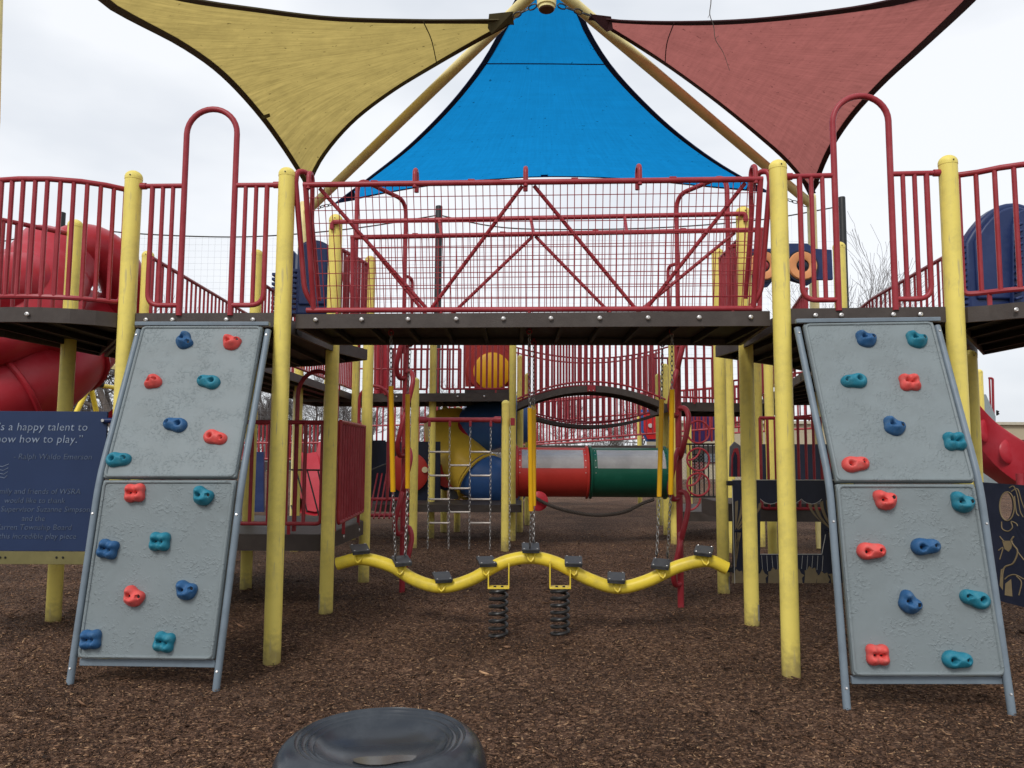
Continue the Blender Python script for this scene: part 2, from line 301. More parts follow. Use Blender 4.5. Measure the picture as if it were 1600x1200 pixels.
fi = np.array([[0, 1, 3], [0, 3, 2], [1, 0, 4], [3, 1, 4], [2, 3, 4], [0, 2, 4]]); F = (fi[None] + (np.arange(NC) * 5)[:, None, None]).reshape(-1, 3)
me = bpy.data.meshes.new('mulch_chips'); me.vertices.add(NC * 5); me.vertices.foreach_set('co', V4.reshape(-1).astype(np.float32)); me.loops.add(F.size); me.loops.foreach_set('vertex_index', F.reshape(-1).astype(np.int32))
me.polygons.add(len(F)); me.polygons.foreach_set('loop_start', np.arange(0, F.size, 3, dtype=np.int32)); me.update(calc_edges=True)
cm = bpy.data.materials.new('bark_chip'); cm.use_nodes = True; t = cm.node_tree; b = t.nodes['Principled BSDF']; gi = t.nodes.new('ShaderNodeNewGeometry'); c1 = t.nodes.new('ShaderNodeValToRGB'); e = c1.color_ramp.elements
e[0].color = (.042, .023, .014, 1); e[1].color = (.66, .43, .24, 1)
for p_, c_ in ((.4, (.105, .057, .036, 1)), (.72, (.205, .112, .067, 1)), (.88, (.34, .19, .11, 1)), (.97, (.55, .33, .185, 1))): q = e.new(p_); q.color = c_
t.links.new(gi.outputs['Random Per Island'], c1.inputs[0]); t.links.new(c1.outputs[0], b.inputs['Base Color']); b.inputs['Roughness'].default_value = .8; b.inputs['Specular IOR Level'].default_value = .2
me.materials.append(cm); o = bpy.data.objects.new('mulch_chips', me); COL.objects.link(o); tag(o, 'loose brown bark chips scattered over the playground floor', 'mulch', kind='stuff')

# ================================================================ POSTS
def post(base, ztop, label, group='yellow posts of the play structure', r=.0635, m=YEL, tape=False):
    bx, by = base[0], base[1]; t_ = thing('yellow_post', label, 'post', (bx, by, 0), group); zb = gz(bx, by) - .08
    q = MB(); q.lathe([(r, zb), (r, .5), (r, 1.2), (r, ztop - r * 1.1)], (bx, by, 0), 28); q.build('post_shaft', m, t_)
    q = MB(); q.lathe([(r * 1.035, ztop - r * 1.15), (r * 1.035, ztop - r * .92)] + [(r * 1.035 * math.cos(a_ * PI / 16) + .0005, ztop - r * .92 + r * .92 * math.sin(a_ * PI / 16)) for a_ in range(1, 9)], (bx, by, 0), 28)
    q.cur = 1; q.box((bx + .004, by - r * 1.06, ztop - r * .85), (.008, .008, .008)); q.build('post_cap', [m, BLK], t_)
    if tape:
        q = MB(); q.torus((bx, by, .16), (0, 0, 1), r + .001, .004, 20, 4, PI * .95 if tape < 0 else PI * 1.55, PI * 1.45 if tape < 0 else PI * 2.05)
        a0, a1 = (PI * .95, PI * 1.25) if tape < 0 else (PI * 1.7, PI * 2.05)
        q = MB(); q.grid([[(bx + (r + .002) * math.cos(a0 + (a1 - a0) * i / 6), by + (r + .002) * math.sin(a0 + (a1 - a0) * i / 6), z) for i in range(7)] for z in (.05, .12, .19)]); q.build('tape_remnant', TAPE, t_)
    return t_
A1 = G(425, 1025); A2 = G(1236, 1045); C1 = G(509, 960); C2 = G(1175, 978); D1 = G(568, 908); D2 = G(1131, 928); E1 = G(83, 970); G1 = G(384, 918)
B1 = Vector((-2.96, 5.84, 0)); B1.x = P(208, 300, 5.84).x; B2 = Vector((P(1483, 300, 5.42).x, 5.42, 0))
F1 = Vector((P(229, 450, 8.5).x, 8.5, 0)); F2 = Vector((P(1313, 450, 8.1).x, 8.1, 0)); E2 = Vector((P(1517, 620, 6.6).x, 6.6, 0))
J1 = G(645, 855); J2 = G(789, 856); K1 = G(673, 836); K2 = G(800, 841); K3 = G(1054, 848); H2 = G(1190, 850)
def zt(px, py, b_): return P(px, py, b_.y).z
post(A1, zt(449, 262, A1), 'front yellow post between the left climbing wall and the wire-sided bridge')
post(A2, zt(1215, 250, A2), 'front yellow post between the wire-sided bridge and the right climbing wall')
post(B1, zt(208, 267, B1), 'tall yellow post left of the climbing wall, joining the curved balcony rail')
post(B2, zt(1483, 243, B2), 'tall yellow post right of the climbing wall, at the far right')
post(C1, zt(525, 335, C1), 'yellow post behind the left end of the bridge, beside the low platform', tape=-1)
post(C2, zt(1159, 323, C2), 'yellow post behind the right end of the bridge, in front of the puppet stage', tape=1)
post(D1, zt(580, 400, D1), 'yellow post behind the left end of the wavy balance beam', m=YEL)
post(D2, zt(1118, 388, D2), 'yellow post at the right end of the wavy balance beam', tape=1)
post(E1, zt(120, 343, E1), 'yellow post behind the navy quotation board')
post(F1, zt(229, 392, F1), 'yellow post seen behind the bars of the left arch rail')
post(F2, zt(1313, 378, F2), 'yellow post seen behind the bars of the right arch rail')
post(G1, zt(402, 390, G1), 'yellow post rising through the low platform behind the left climbing wall')
post(E2, 2.4, 'yellow post tucked behind the right edge of the right climbing wall')
post(J1, zt(651, 590, J1), 'taller left end post of the chain ladder beam, domed top')
post(J2, zt(790, 625, J2), 'shorter right end post of the chain ladder beam, domed top')
post(K1, 3.5, 'slim far post of the central deck behind the chain ladder')
post(K2, 3.5, 'slim far post where the arched bridge meets the central deck')
post(K3, 3.5, 'slim far post at the right end of the arched bridge')
post(H2, 3.4, 'far post right of the puppet stage curtain, under the right walkway')
far = [(693, 835, 15.2, 2.4, 'far shaded post under the central deck, behind the left chain of the ladder'), (714, 830, 15.4, 2.4, 'far shaded post under the central deck, beside the spiral slide'),
       (812, 830, 15.0, 3.4, 'far post just left of the red end of the crawl tunnel'), (824, 822, 16.5, 3.2, 'farthest thin post left of the red crawl tunnel'),
       (1031, 815, 16.5, 3.2, 'farthest thin post behind the green end of the crawl tunnel'), (1042, 826, 14.6, 3.2, 'far post just right of the green crawl tunnel'),
       (551, 800, 13.6, 3.6, 'far post seen between the two posts at the left end of the beam'), (1000, 775, 22, 3.0, 'distant pale post behind the arched bridge, beside the red and blue panel'),
       (1078, 790, 19, 2.4, 'distant pale post behind the red ring climber'), (462, 780, 11.8, 2.9, 'far post behind the bars of the low platform, beside the rope net'), (508, 780, 12.6, 2.9, 'far post hidden partly by the shaded post at the low platform'),
       (1143, 780, 12.0, 3.4, 'far post between the two posts at the right end of the bridge'), (1280, 800, 12.6, 2.6, 'far post behind the puppet stage opening'), (1206, 800, 10.6, 3.0, 'post behind the puppet stage, right of the tall shaded post'),
       (1536, 720, 13.5, None, 'distant yellow post topping the red straight slide')]
for px, py, Y, zt_, lb in far:
    q = P(px, py, Y); post((q.x, q.y, 0), zt_ if zt_ else P(1536, 577, Y).z, lb, 'distant yellow posts of the play structure')

# ================================================================ DECKS
def deck(label, poly, ztop=DK, th=.11, edges=(), bolts=None, group='brown coated decks', cat='deck', m=DECK, inset=.02):
    c = sum((Vector((p[0], p[1], 0)) for p in poly), Vector()) / len(poly); t_ = thing('platform_deck', label, cat, (c.x, c.y, ztop), group)
    n_ = len(poly); ar = sum(poly[i][0] * poly[(i + 1) % n_][1] - poly[(i + 1) % n_][0] * poly[i][1] for i in range(n_)); sg = 1 if ar > 0 else -1; shp = []
    for i in range(n_):
        p0, p1, p2 = (Vector(poly[(i + k) % n_][:2]) for k in (-1, 0, 1)); e1 = (p1 - p0).normalized(); e2 = (p2 - p1).normalized(); nn = Vector((-e1.y - e2.y, e1.x + e2.x)) * sg
        shp.append(p1 + nn.normalized() / max(.5, abs(nn.length / 2)) * .015)
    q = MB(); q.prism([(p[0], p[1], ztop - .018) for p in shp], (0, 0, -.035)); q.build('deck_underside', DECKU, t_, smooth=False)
    q = MB(); q.prism([(p[0], p[1], ztop + .003) for p in shp], (0, 0, -.006)); q.build('deck_surface', m, t_, smooth=False)
    n_ = len(poly); q = MB()
    ar = sum(poly[i][0] * poly[(i + 1) % n_][1] - poly[(i + 1) % n_][0] * poly[i][1] for i in range(n_)); sg = 1 if ar > 0 else -1; inn = []; ot = []
    for i in range(n_):
        p0, p1, p2 = (Vector(poly[(i + k) % n_][:2]) for k in (-1, 0, 1)); e1 = (p1 - p0).normalized(); e2 = (p2 - p1).normalized(); nn = Vector((-e1.y - e2.y, e1.x + e2.x)) * sg
        nn = nn.normalized() / max(.5, abs(nn.length / 2)); inn.append(p1 + nn * .028); ot.append(p1)
    zb_, zt2 = ztop - th, ztop
    for i in range(n_):
        j = (i + 1) % n_; q.add([(*ot[i], zb_), (*ot[j], zb_), (*ot[j], zt2), (*ot[i], zt2), (*inn[i], zb_), (*inn[j], zb_), (*inn[j], zt2), (*inn[i], zt2)], [(0, 1, 2, 3), (5, 4, 7, 6), (3, 2, 6, 7), (1, 0, 4, 5)])
    q.build('fascia', m, t_, smooth=True, angle=30)
    q = MB(); x0, x1 = min(p[0] for p in poly), max(p[0] for p in poly); y0, y1 = min(p[1] for p in poly), max(p[1] for p in poly)
    P2 = [Vector((p[0], p[1])) for p in poly]
    k = x0 + .25
    while k < x1 - .1:                              # joists under the sheet, clipped to the outline
        ys_ = []
        for i in range(n_):
            a, b_ = P2[i], P2[(i + 1) % n_]
            if (a.x - k) * (b_.x - k) < 0: ys_.append(a.y + (b_.y - a.y) * (k - a.x) / (b_.x - a.x))
        ys_.sort()
        for a, b_ in zip(ys_[::2], ys_[1::2]):
            if b_ - a > .15: q.beam((k, a + .03, ztop - .075), (k, b_ - .03, ztop - .075), .03, .05)
        k += .3
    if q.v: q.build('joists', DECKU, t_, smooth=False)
    for p, nrm in (bolts or []):
        q = MB(); nv = Vector(nrm).normalized(); q.lathe([(.017, 0), (.017, .003), (.013, .007), (.0075, .0085), (.007, .004)], p, 16, nv); q.build('bolt', BOLT, t_)
    return t_
def edge_bolts(a, b_, fr, z, out=.016):
    a = Vector((a[0], a[1], z)); b_ = Vector((b_[0], b_[1], z)); nv = Vector((0, -1, 0)); d = (b_ - a).normalized(); nv = Vector((d.y, -d.x, 0))
    if nv.y > 0: nv = -nv
    return [(a.lerp(b_, f) + nv * out, nv) for f in fr]
arcL = [XZ(px, Y, DK) for px, Y in ((183, 5.84), (150, 5.74), (110, 5.66), (60, 5.61), (10, 5.61), (-40, 5.66), (-90, 5.76), (-140, 5.92))]
arcR = [XZ(px, Y, DK) for px, Y in ((1512, 5.42), (1545, 5.36), (1580, 5.27), (1620, 5.2), (1665, 5.17), (1710, 5.2))]
LP = [(A1.x - .03, A1.y)] + [(B1.x + .02, B1.y)]
bz = DK - .055
deck('left upper deck above the climbing wall, with four bolts on its front edge', [(A1.x - .05, A1.y), (C1.x + .03, 7.30), (-1.50, 7.9), (-2.2, 8.5), (-2.9, 8.75), (-3.9, 8.55), (-4.12, 7.7), (B1.x + .05, B1.y)],
     bolts=edge_bolts(B1, A1, (.13, .30, .645, .815), bz))
deck('right upper deck above the climbing wall, with four bolts on its front edge', [(A2.x + .05, A2.y), (C2.x - .03, 6.95), (2.0, 7.5), (2.8, 8.2), (3.5, 8.9), (4.35, 8.6), (4.46, 7.3), (B2.x - .05, B2.y)],
     bolts=edge_bolts(A2, B2, (.195, .345, .645, .80), bz))
deck('curved balcony deck at the far left with a rounded front edge', [tuple(p[:2]) for p in arcL] + [(-4.9, 6.2), (-4.28, 6.4), (-4.14, 7.66), (B1.x - .05, B1.y + .15)],
     bolts=[(XZ(42, 5.595, bz), (0, -1, 0))])
deck('curved balcony deck at the far right with a rounded front edge', [(B2.x + .05, B2.y + .1), (4.48, 7.25), (4.50, 6.6), (5.0, 5.9)] + [tuple(p[:2]) for p in reversed(arcR)],
     bolts=[(XZ(1588, 5.235, bz), (0, -1, 0))])
BL0 = P(462, 490, 5.85); BR0 = P(1203, 489, 5.62)
deck('straight brown bridge deck spanning between the two front posts', [(BL0.x, BL0.y), (BR0.x, BR0.y), (BR0.x + .1, 6.68), (BL0.x + .06, 6.78)],
     bolts=edge_bolts((BL0.x, BL0.y), (BR0.x, BR0.y), (.045, .145, .245, .348, .448, .548, .65, .75, .855, .96), bz + .008), cat='bridge deck')
deck('left walkway deck running back from the left upper deck', [(-3.95, 8.6), (-2.95, 8.8), (-2.93, 14.0), (-4.0, 14.0)])
deck('right walkway deck running back from the right upper deck', [(3.55, 8.95), (4.42, 8.7), (5.9, 15.0), (4.95, 15.2)])
# central far deck
KZ = P(673, 616, K1.y).z
deck('central far deck behind the chain ladder', [(P(562, 617, 14.05).x, 14.0), (K2.x, 13.6), (K2.x + .05, 15.2), (-4.0, 15.6), (-4.0, 14.1)], ztop=KZ, th=.15,
     bolts=edge_bolts((P(562, 617, 14.05).x, 14.0), (K2.x, 13.6), (.25, .65, .82), KZ - .06))
KZ2 = P(1100, 630, 13.4).z
deck('far right deck beyond the arched bridge', [(K3.x, 13.1), (5.0, 13.6), (5.0, 15.2), (K3.x, 15.2)], ztop=KZ2, th=.15)
# low decks
LZ = .72
deck('low platform deck behind the left climbing wall', [(-3.6, 7.28), (C1.x - .03, 7.28), (D1.x + .05, D1.y - .35), (-1.9, 9.3), (-3.2, 9.4), (-3.9, 8.7)], ztop=LZ, th=.15, bolts=edge_bolts((C1.x, 7.3), (D1.x + .05, D1.y - .35), (.33, .8), LZ - .07, .02))
deck('low platform deck behind the puppet stage', [(2.5, 9.0), (4.9, 9.0), (4.9, 10.2), (2.5, 10.2)], ztop=P(1250, 788, 9.0).z, th=.2)
deck('low far deck under the central structure', [(P(590, 790, 13.4).x, 13.2), (P(815, 790, 13.2).x, 13.2), (P(815, 790, 14.6).x, 14.6), (P(560, 790, 14.6).x, 14.6)], ztop=P(700, 789, 13.2).z, th=.12)
deck('low far deck beneath the ring climber', [(P(1066, 790, 13.2).x, 13.3), (P(1125, 790, 13.2).x, 13.3), (P(1150, 790, 15).x, 15.4), (P(1066, 790, 15).x, 15.4)], ztop=P(1090, 800, 13.3).z, th=.16)
deck('distant ramp deck seen through the arched bridge', [(P(560, 700, 21).x, 21), (P(1180, 680, 21).x, 20.0), (P(1180, 680, 21).x, 21.4), (P(560, 700, 21).x, 22.4)], ztop=P(900, 696, 20.5).z, th=.2)

# ================================================================ BARRIERS
def barrier(label, path, h, n, r=.017, rr=.021, z0=.08, group='red bar railings', lean=(0, 0, 0), m=RED, name='railing', mid=None, feet=True, round_=.1, cat='railing'):
    path = [Vector(p) for p in path]; c = along(path, .5); t_ = thing(name, label, cat, c, group); ln = Vector(lean); up = Vector((0, 0, 1))
    bot = [p + up * z0 for p in path]; top = [p + up * h + ln for p in path]
    if round_:
        q = MB(); L_ = sum((path[i + 1] - path[i]).length for i in range(len(path) - 1)); k = min(.3, round_ / L_)
        mids = [along(bot, k + (1 - 2 * k) * i / 10) for i in range(11)]
        q.tube(fillet([along(top, .004)] + [along(bot, .004)] + mids + [along(bot, .996)] + [along(top, .996)], round_, 5), rr * .9, 8); q.build('bottom_rail', m, t_)
    else:
        q = MB(); q.tube(bot, rr * .9, 8); q.build('bottom_rail', m, t_)
    q = MB(); q.tube(top, rr, 10); q.build('top_rail', m, t_)
    if mid: q = MB(); q.tube([p + up * (h * mid) + ln * mid for p in path], rr * .8, 8); q.build('middle_rail', m, t_)
    for i in range(1, n):
        s = i / n; q = MB(); q.tube([along(bot, s), along(top, s)], r, 8); q.build('baluster', m, t_)
    if feet:
        for s in (.2, .8): q = MB(); q.beam(along(bot, s) + Vector((0, 0, .01)), along(bot, s) - up * (z0 + .03), .03, .012); q.build('mounting_tab', m, t_)
    return t_
HR = .95
def dz(p, z=DK): return Vector((p[0], p[1], z))
# curved balcony rails
barrier('curved bar rail of the far left balcony', [p + Vector((0, .05, 0)) for p in arcL[:7]], zt(183, 293, B1) - DK, 15, rr=.021, z0=.09)
barrier('straight bar rail behind the far left balcony, sloping away in view', [P(-60, 470, 6.2), P(118, 480, 6.95)][0:0] or [dz((-4.75, 6.1)), dz((E1.x - .05, E1.y))], .93, 10, z0=.07)
barrier('curved bar rail of the far right balcony', [p + Vector((0, .05, 0)) for p in arcR], zt(1497, 270, B2) - DK, 7, z0=.1)
# arch rails above the climbing walls
def arch_rail(label, a, b_, archz, topz):
    a = dz(a); b_ = dz(b_); t_ = thing('arch_railing', label, 'railing', a.lerp(b_, .5), 'arched rails above the climbing walls')
    at = lambda f, z: Vector((*a.lerp(b_, f)[:2], z)); W_ = (b_ - a).length
    f0, f1 = .335, .664; rad = (f1 - f0) * W_ / 2; zc = archz - rad; path = [at(f0, DK - .02), at(f0, zc)]
    for k in range(1, 17): an = PI - PI * k / 16; path.append(at(.5 + rad * math.cos(an) / W_, zc + rad * math.sin(an)))
    path.append(at(f1, DK - .02)); q = MB(); q.tube(path, .0225, 12); q.build('arch_loop', RED, t_)
    for s, fs in ((0, (.127, .196, .262)), (1, (.735, .803, .873))):
        o_ = fs[0] if s == 0 else fs[2]; e_ = f0 if s == 0 else f1; oo = .03 if s == 0 else .97
        q = MB(); q.tube([at(oo, topz), at(e_, topz)], .019, 10); q.build('top_rail', RED, t_)
        q = MB(); q.tube([at(oo, topz), at(oo + (.055 if s == 0 else -.055), topz)], .026, 12); q.build('rail_clamp', RED, t_)
        q = MB(); q.tube(fillet([at(o_, topz), at(o_, DK + .06), at(e_, DK + .06)], .1, 6), .0195, 10); q.build('bottom_rail', RED, t_)
        for f in fs:
            if f != o_: q = MB(); q.tube([at(f, DK + .06), at(f, topz)], .0165, 10); q.build('baluster', RED, t_)
    return t_
arch_rail('tall arched entry rail above the left climbing wall', B1, A1, P(331, 172, 5.83).z, P(330, 291, 5.83).z)
arch_rail('tall arched entry rail above the right climbing wall', A2, B2, P(1347, 150, 5.47).z, P(1347, 273, 5.47).z)
# bridge sides with wire grid
def grid_side(label, TL, TR, BL_, BR_, hoops=(), diag=(), nw=None, r=.021, vs=.052, hs=.088):
    t_ = thing('wire_grid_railing', label, 'railing', TL.lerp(BR_, .5), 'wire grid sides of the bridge')
    at = lambda u, v: TL.lerp(TR, u).lerp(BL_.lerp(BR_, u), v)
    q = MB(); q.tube([TL, TR], r, 12); q.build('top_rail', RED, t_)
    q = MB(); q.tube([BL_.lerp(BR_, -.012), BR_.lerp(BL_, -.012)], r, 12); q.build('bottom_rail', RED, t_)
    for u in (0.005, .995): q = MB(); q.tube([at(u, 0), at(u, 1)], r, 12); q.build('end_upright', RED, t_)
    W_ = (TR - TL).length; H_ = (BL_ - TL).length; n_ = int(W_ / vs); k_ = int(H_ / hs); q = MB()
    for i in range(1, n_): q.tube([at(i / n_, 0), at(i / n_, 1)], .0034, 5, caps=False)
    for j in range(1, k_): q.tube([at(0, j / k_) + Vector((0, .004, 0)), at(1, j / k_) + Vector((0, .004, 0))], .0034, 5, caps=False)
    q.build('wire_grid', RED, t_)
    for u0, v0, u1, v1 in diag: q = MB(); q.tube([at(u0, v0) + Vector((0, .022, 0)), at(u1, v1) + Vector((0, .022, 0))], r * .72, 10); q.build('diagonal_brace', RED, t_)
    for u, h in hoops:                      # hoop standing over the rail, bent back towards the deck
        p = at(u, 0); c = [p + Vector((0, 0, -.03)), p + Vector((0, 0, h * .6))]
        for k in range(1, 10): an = PI * k / 10; c.append(p + Vector((0, .055 - .055 * math.cos(an), h * .6 + .055 * math.sin(an))))
        lo = at(u, .9); c += [p + Vector((0, .11, -.03))] if .1 < u < .9 else [p + Vector((0, .12, -.25)), Vector((lo.x, lo.y + .1, lo.z))]; q = MB(); q.tube(c, .018, 10); q.build('hoop', RED, t_)
    for u in (.16, .375, .6, .81): q = MB(); q.box(at(u, 0) + Vector((0, 0, .018)), (.05, .03, .014)); q.build('clip', RED, t_)
    for u in (.06, .3, .5, .68, .95): p = at(u, 1); q = MB(); q.tube([p, p - Vector((0, 0, .12))], .014, 8); q.build('mounting_foot', RED, t_)
    return t_
fTL, fTR, fBL, fBR = P(474, 289, 5.68), P(1192, 280, 5.45), P(487, 485, 5.94), P(1181, 482, 5.7)
grid_side('front wire grid rail of the bridge with crossing diagonal braces', fTL, fTR, fBL, fBR, hoops=((.012, .09), (.25, .11), (.494, .115), (.74, .125), (.985, .1)),
          diag=((.035, .02, .265, .98), (.278, .98, .487, .02), (.512, .02, .735, .98), (.765, .98, .965, .02)))
bTL, bTR, bBL, bBR = P(548, 371, 6.68), P(1192, 359, 6.5), P(548, 500, 6.74), P(1190, 498, 6.55)
gs = grid_side('rear wire grid rail of the bridge, seen through the front grid', bTL, bTR, bBL, bBR, diag=((.035, .02, .195, .98), (.24, .98, .448, .02), (.455, .02, .65, .98), (.69, .98, .935, .02)))
q = MB(); a = P(519, 347, C1.y - .08); b_ = P(1165, 334, C2.y - .08); q.tube(fillet([a + Vector((0, .0, -.07)), a, b_, b_ - Vector((0, 0, .07))], .04, 4), .022, 10); q.build('upper_rail', RED, gs)
for px, z_ in ((693, 0), (838, 0), (983, 0)):
    f = (px - 519) / (1165 - 519); p = a.lerp(b_, f); q = MB(); q.tube([p, bTL.lerp(bTR, (px - 548) / 644)], .015, 8); q.build('hanger', RED, gs)
# side bars closing each bridge end
for lb, x, s in (('narrow red bar loop beside the left front post', 466, 1), ('narrow red bar loop beside the right front post', 1199, -1)):
    Y = 5.80 if s == 1 else 5.56; t_ = thing('bar_loop', lb, 'railing', P(x, 390, Y), 'narrow bar loops at the bridge ends')
    q = MB(); q.tube(fillet([P(x - 4 * s, 285, Y), P(x - 2 * s, 268, Y), P(x + 12 * s, 268, Y + .05), P(x + 20 * s, 285, Y + .15)], .05, 5), .021, 10); q.build('top_bend', RED, t_)
    q = MB(); q.tube(fillet([P(x - 4 * s, 285, Y), P(x + 10 * s, 455, Y + .1), P(x + 24 * s, 478, Y + .15)], .12, 6), .021, 10); q.build('side_bar', RED, t_)
# entry arches of the climbers beyond the bridge
def entry_arch(label, p0, p1, ztop):
    t_ = thing('entry_arch', label, 'railing', p0.lerp(p1, .5), 'entry arches of the twisted climbers')
    for k, (a, b_) in enumerate(((p0, p1),)):
        q = MB(); q.tube(fillet([dz(a, DK), dz(a, ztop), dz(b_, ztop), dz(b_, DK)], .16, 8), .023, 12); q.build('arch_loop', RED, t_)
    d = (p1 - p0); d.z = 0; d.normalize()
    for s, p in ((-1, p0), (1, p1)):
        q = MB(); o_ = p + d * (s * .14); q.tube(fillet([dz(p, DK + .85), dz(o_, DK + .85), dz(o_, DK + .1), dz(p, DK + .1)], .07, 5), .018, 8); q.build('side_loop', RED, t_)
    return t_
entry_arch('red entry arch over the left twisted climber', P(556, 400, 7.5), P(633, 400, 8.2), P(590, 289, 7.7).z)
entry_arch('red entry arch over the right twisted climber', P(1058, 400, 7.6), P(1138, 400, 7.0), P(1100, 284, 7.2).z)
# upper decks: bar rails on the far sides
barrier('dense bar rail beside the left entry arch, end-on in view', [dz((C1.x + .0, C1.y + .1)), dz((-1.55, 8.0))], .93, 8)
barrier('dense bar rail beside the right entry arch, end-on in view', [dz((C2.x + .0, C2.y + .1)), dz((2.12, 7.7))], .93, 8)
barrier('outer bar rail of the left walkway, receding behind the arch rail', [dz((P(238, 400, 7.9).x, 7.9)), dz((-3.9, 11)), dz((-4.0, 14.0))], P(238, 403, 7.9).z - DK, 44, r=.014)
barrier('inner bar rail of the left walkway above its brown edge', [dz((-2.93, 8.85)), dz((-2.92, 14.0))], .9, 38, r=.014)
barrier('outer bar rail of the right walkway, rising to the right in view', [dz((P(1475, 402, 7.75).x, 7.75)), dz((4.7, 9.9)), dz((5.85, 15))], P(1475, 402, 7.75).z - DK, 48, r=.014)
barrier('inner bar rail of the right walkway above its brown edge', [dz((3.5, 9.0)), dz((4.95, 15.2))], .9, 42, r=.014)
# low platform rails
a = dz((-3.3, 7.3), LZ); b_ = dz((C1.x - .08, 7.3), LZ)
barrier('dark front bar rail of the low platform behind the left wall', [a, b_], P(500, 660, 7.3).z - LZ, 9, r=.018, z0=.1)
barrier('dense side bar rail of the low platform between two yellow posts', [dz((C1.x + .07, C1.y + .1), LZ), dz((D1.x + .02, D1.y - .25), LZ)], 1.06, 10, z0=.1)
t_ = thing('hoop_rail', 'dark red round-topped hoop over the low platform rail', 'railing', (-2.2, 7.5, LZ), None)
q = MB(); pa = P(459, 830, 7.38); pb = P(521, 830, 7.38); zc = P(490, 580, 7.38).z; q.tube([pa] + [Vector(((pa.x + pb.x) / 2 - (pb.x - pa.x) / 2 * math.cos(PI * k / 12), 7.38, zc - .24 + .24 * math.sin(PI * k / 12))) for k in range(13)] + [pb], .021, 10); q.build('hoop', RED, t_)
t_ = thing('hoop_rail', 'thin red round-topped hoop behind the shaded post at the beam', 'railing', (-1.9, 9.5, LZ), None)
q = MB(); pa = P(558, 780, 9.6); pb = P(605, 780, 9.6); zc = P(580, 603, 9.6).z; q.tube([pa] + [Vector(((pa.x + pb.x) / 2 - (pb.x - pa.x) / 2 * math.cos(PI * k / 12), 9.6, zc - .18 + .18 * math.sin(PI * k / 12))) for k in range(13)] + [pb], .02, 10); q.build('hoop', RED, t_)
barrier('bar rail of the low platform behind the puppet stage', [dz((P(1190, 790, 9).x, 9), P(1250, 788, 9).z), dz((P(1310, 790, 9).x, 9), P(1250, 788, 9).z)], 1.0, 10, z0=-.05)
# central far rails
kz = KZ
pk = lambda px, Y=13.9, z=kz: dz((P(px, 610, Y).x, Y), z)
barrier('far bar rail in front of the red panel with the orange disc', [pk(690, 13.85), pk(796, 13.7)], .98, 12, r=.019)
barrier('far bar rail left of the slim post on the central deck', [pk(585), pk(668)], .98, 8, r=.02, mid=.45)
barrier('far bar rail behind the chain ladder post on the central deck', [pk(560, 15.3), pk(720, 15.3)], 1.0, 9, r=.02, mid=.6)
barrier('tall far bar rail right of the arched bridge', [dz(K3, KZ2) + Vector((.1, 0, 0)), dz((4.3, 13.5), KZ2)], 1.0, 9, r=.022)
barrier('far bar rail at the back of the right deck', [dz((K3.x, 15.1), KZ2), dz((5.0, 15.1), KZ2)], 1.0, 13, r=.02)
# arched bridge
def bridge_walk(label, x0, x1, Y, w, zf, rise, th, hr, n, group=None):
    t_ = thing('curved_bridge', label, 'bridge', ((x0 + x1) / 2, Y, zf), group); f = lambda s: zf + rise * 4 * s * (1 - s)
    K = 24; q = MB()
    for i in range(K):
        s0, s1 = i / K, (i + 1) / K
        for yy in (Y, Y + w): q.prism([(x0 + (x1 - x0) * s0, yy - .02, f(s0)), (x0 + (x1 - x0) * s1, yy - .02, f(s1)), (x0 + (x1 - x0) * s1, yy - .02, f(s1) - th), (x0 + (x1 - x0) * s0, yy - .02, f(s0) - th)], (0, .04, 0))
        q.prism([(x0 + (x1 - x0) * s0, Y, f(s0) - .01), (x0 + (x1 - x0) * s1, Y, f(s1) - .01), (x0 + (x1 - x0) * s1, Y, f(s1) - .05), (x0 + (x1 - x0) * s0, Y, f(s0) - .05)], (0, w, 0))
    q.build('walking_surface', DECK, t_, smooth=False)
    for j, yy in enumerate((Y, Y + w)):
        rl = [Vector((x0 + (x1 - x0) * i / K, yy, f(i / K) + .07)) for i in range(K + 1)]; q = MB(); q.tube(rl, .018, 8); q.build('bottom_rail', RED, t_)
        q = MB(); q.tube([Vector((p.x, p.y, hr(i / K))) for i, p in enumerate(rl)], .018, 8); q.build('top_rail', RED, t_)
        for i in range(1, n): s = i / n; x = x0 + (x1 - x0) * s; q = MB(); q.tube([(x, yy, f(s) + .07), (x, yy, hr(s))], .02, 6); q.build('baluster', RED, t_)
    return t_
x0, x1 = K2.x + .08, K3.x - .06; z0_ = P(806, 630, 13.4).z; z1_ = P(925, 603, 13.4).z
ab = bridge_walk('arched bridge deck bowed upwards over the red and green crawl tunnel', x0, x1, 13.35, .8, z0_, z1_ - z0_, .11, lambda s: z0_ + 1.15 + .3 * 4 * s * (1 - s), 24)
q = MB(); q.box(P(924, 607, 13.3), (.14, .03, .10)); q.cur = 1
for d in (-.035, .035): q.lathe([(.012, 0), (.008, .01)], P(924, 610, 13.27) + Vector((d, 0, 0)), 10, (0, -1, 0))
q.build('centre_plate', [RED, BOLT], ab, smooth=False)
xs0, xs1 = P(800, 640, 17).x, P(1045, 640, 17).x; za = P(815, 637, 17).z; zb_ = P(925, 664, 17).z; zr0 = P(815, 541, 17).z; zr1 = P(925, 560, 17).z
bridge_walk('sagging bridge hanging behind the arched bridge', xs0, xs1, 17.0, .9, za, zb_ - za, .07, lambda s: zr0 + (zr1 - zr0) * 4 * s * (1 - s), 26)
barrier('distant bar rail along the ramp seen through the arched bridge', [P(560, 702, 20.9), P(810, 698, 20.6), P(1008, 683, 20.3), P(1180, 670, 20)], 1.15, 64, r=.024, rr=.03, round_=0, mid=.55)
barrier('distant double bar rail of the far ramp, beyond the red and blue panel', [P(700, 706, 27), P(1290, 672, 25)], 1.6, 60, r=.03, rr=.035, round_=0)
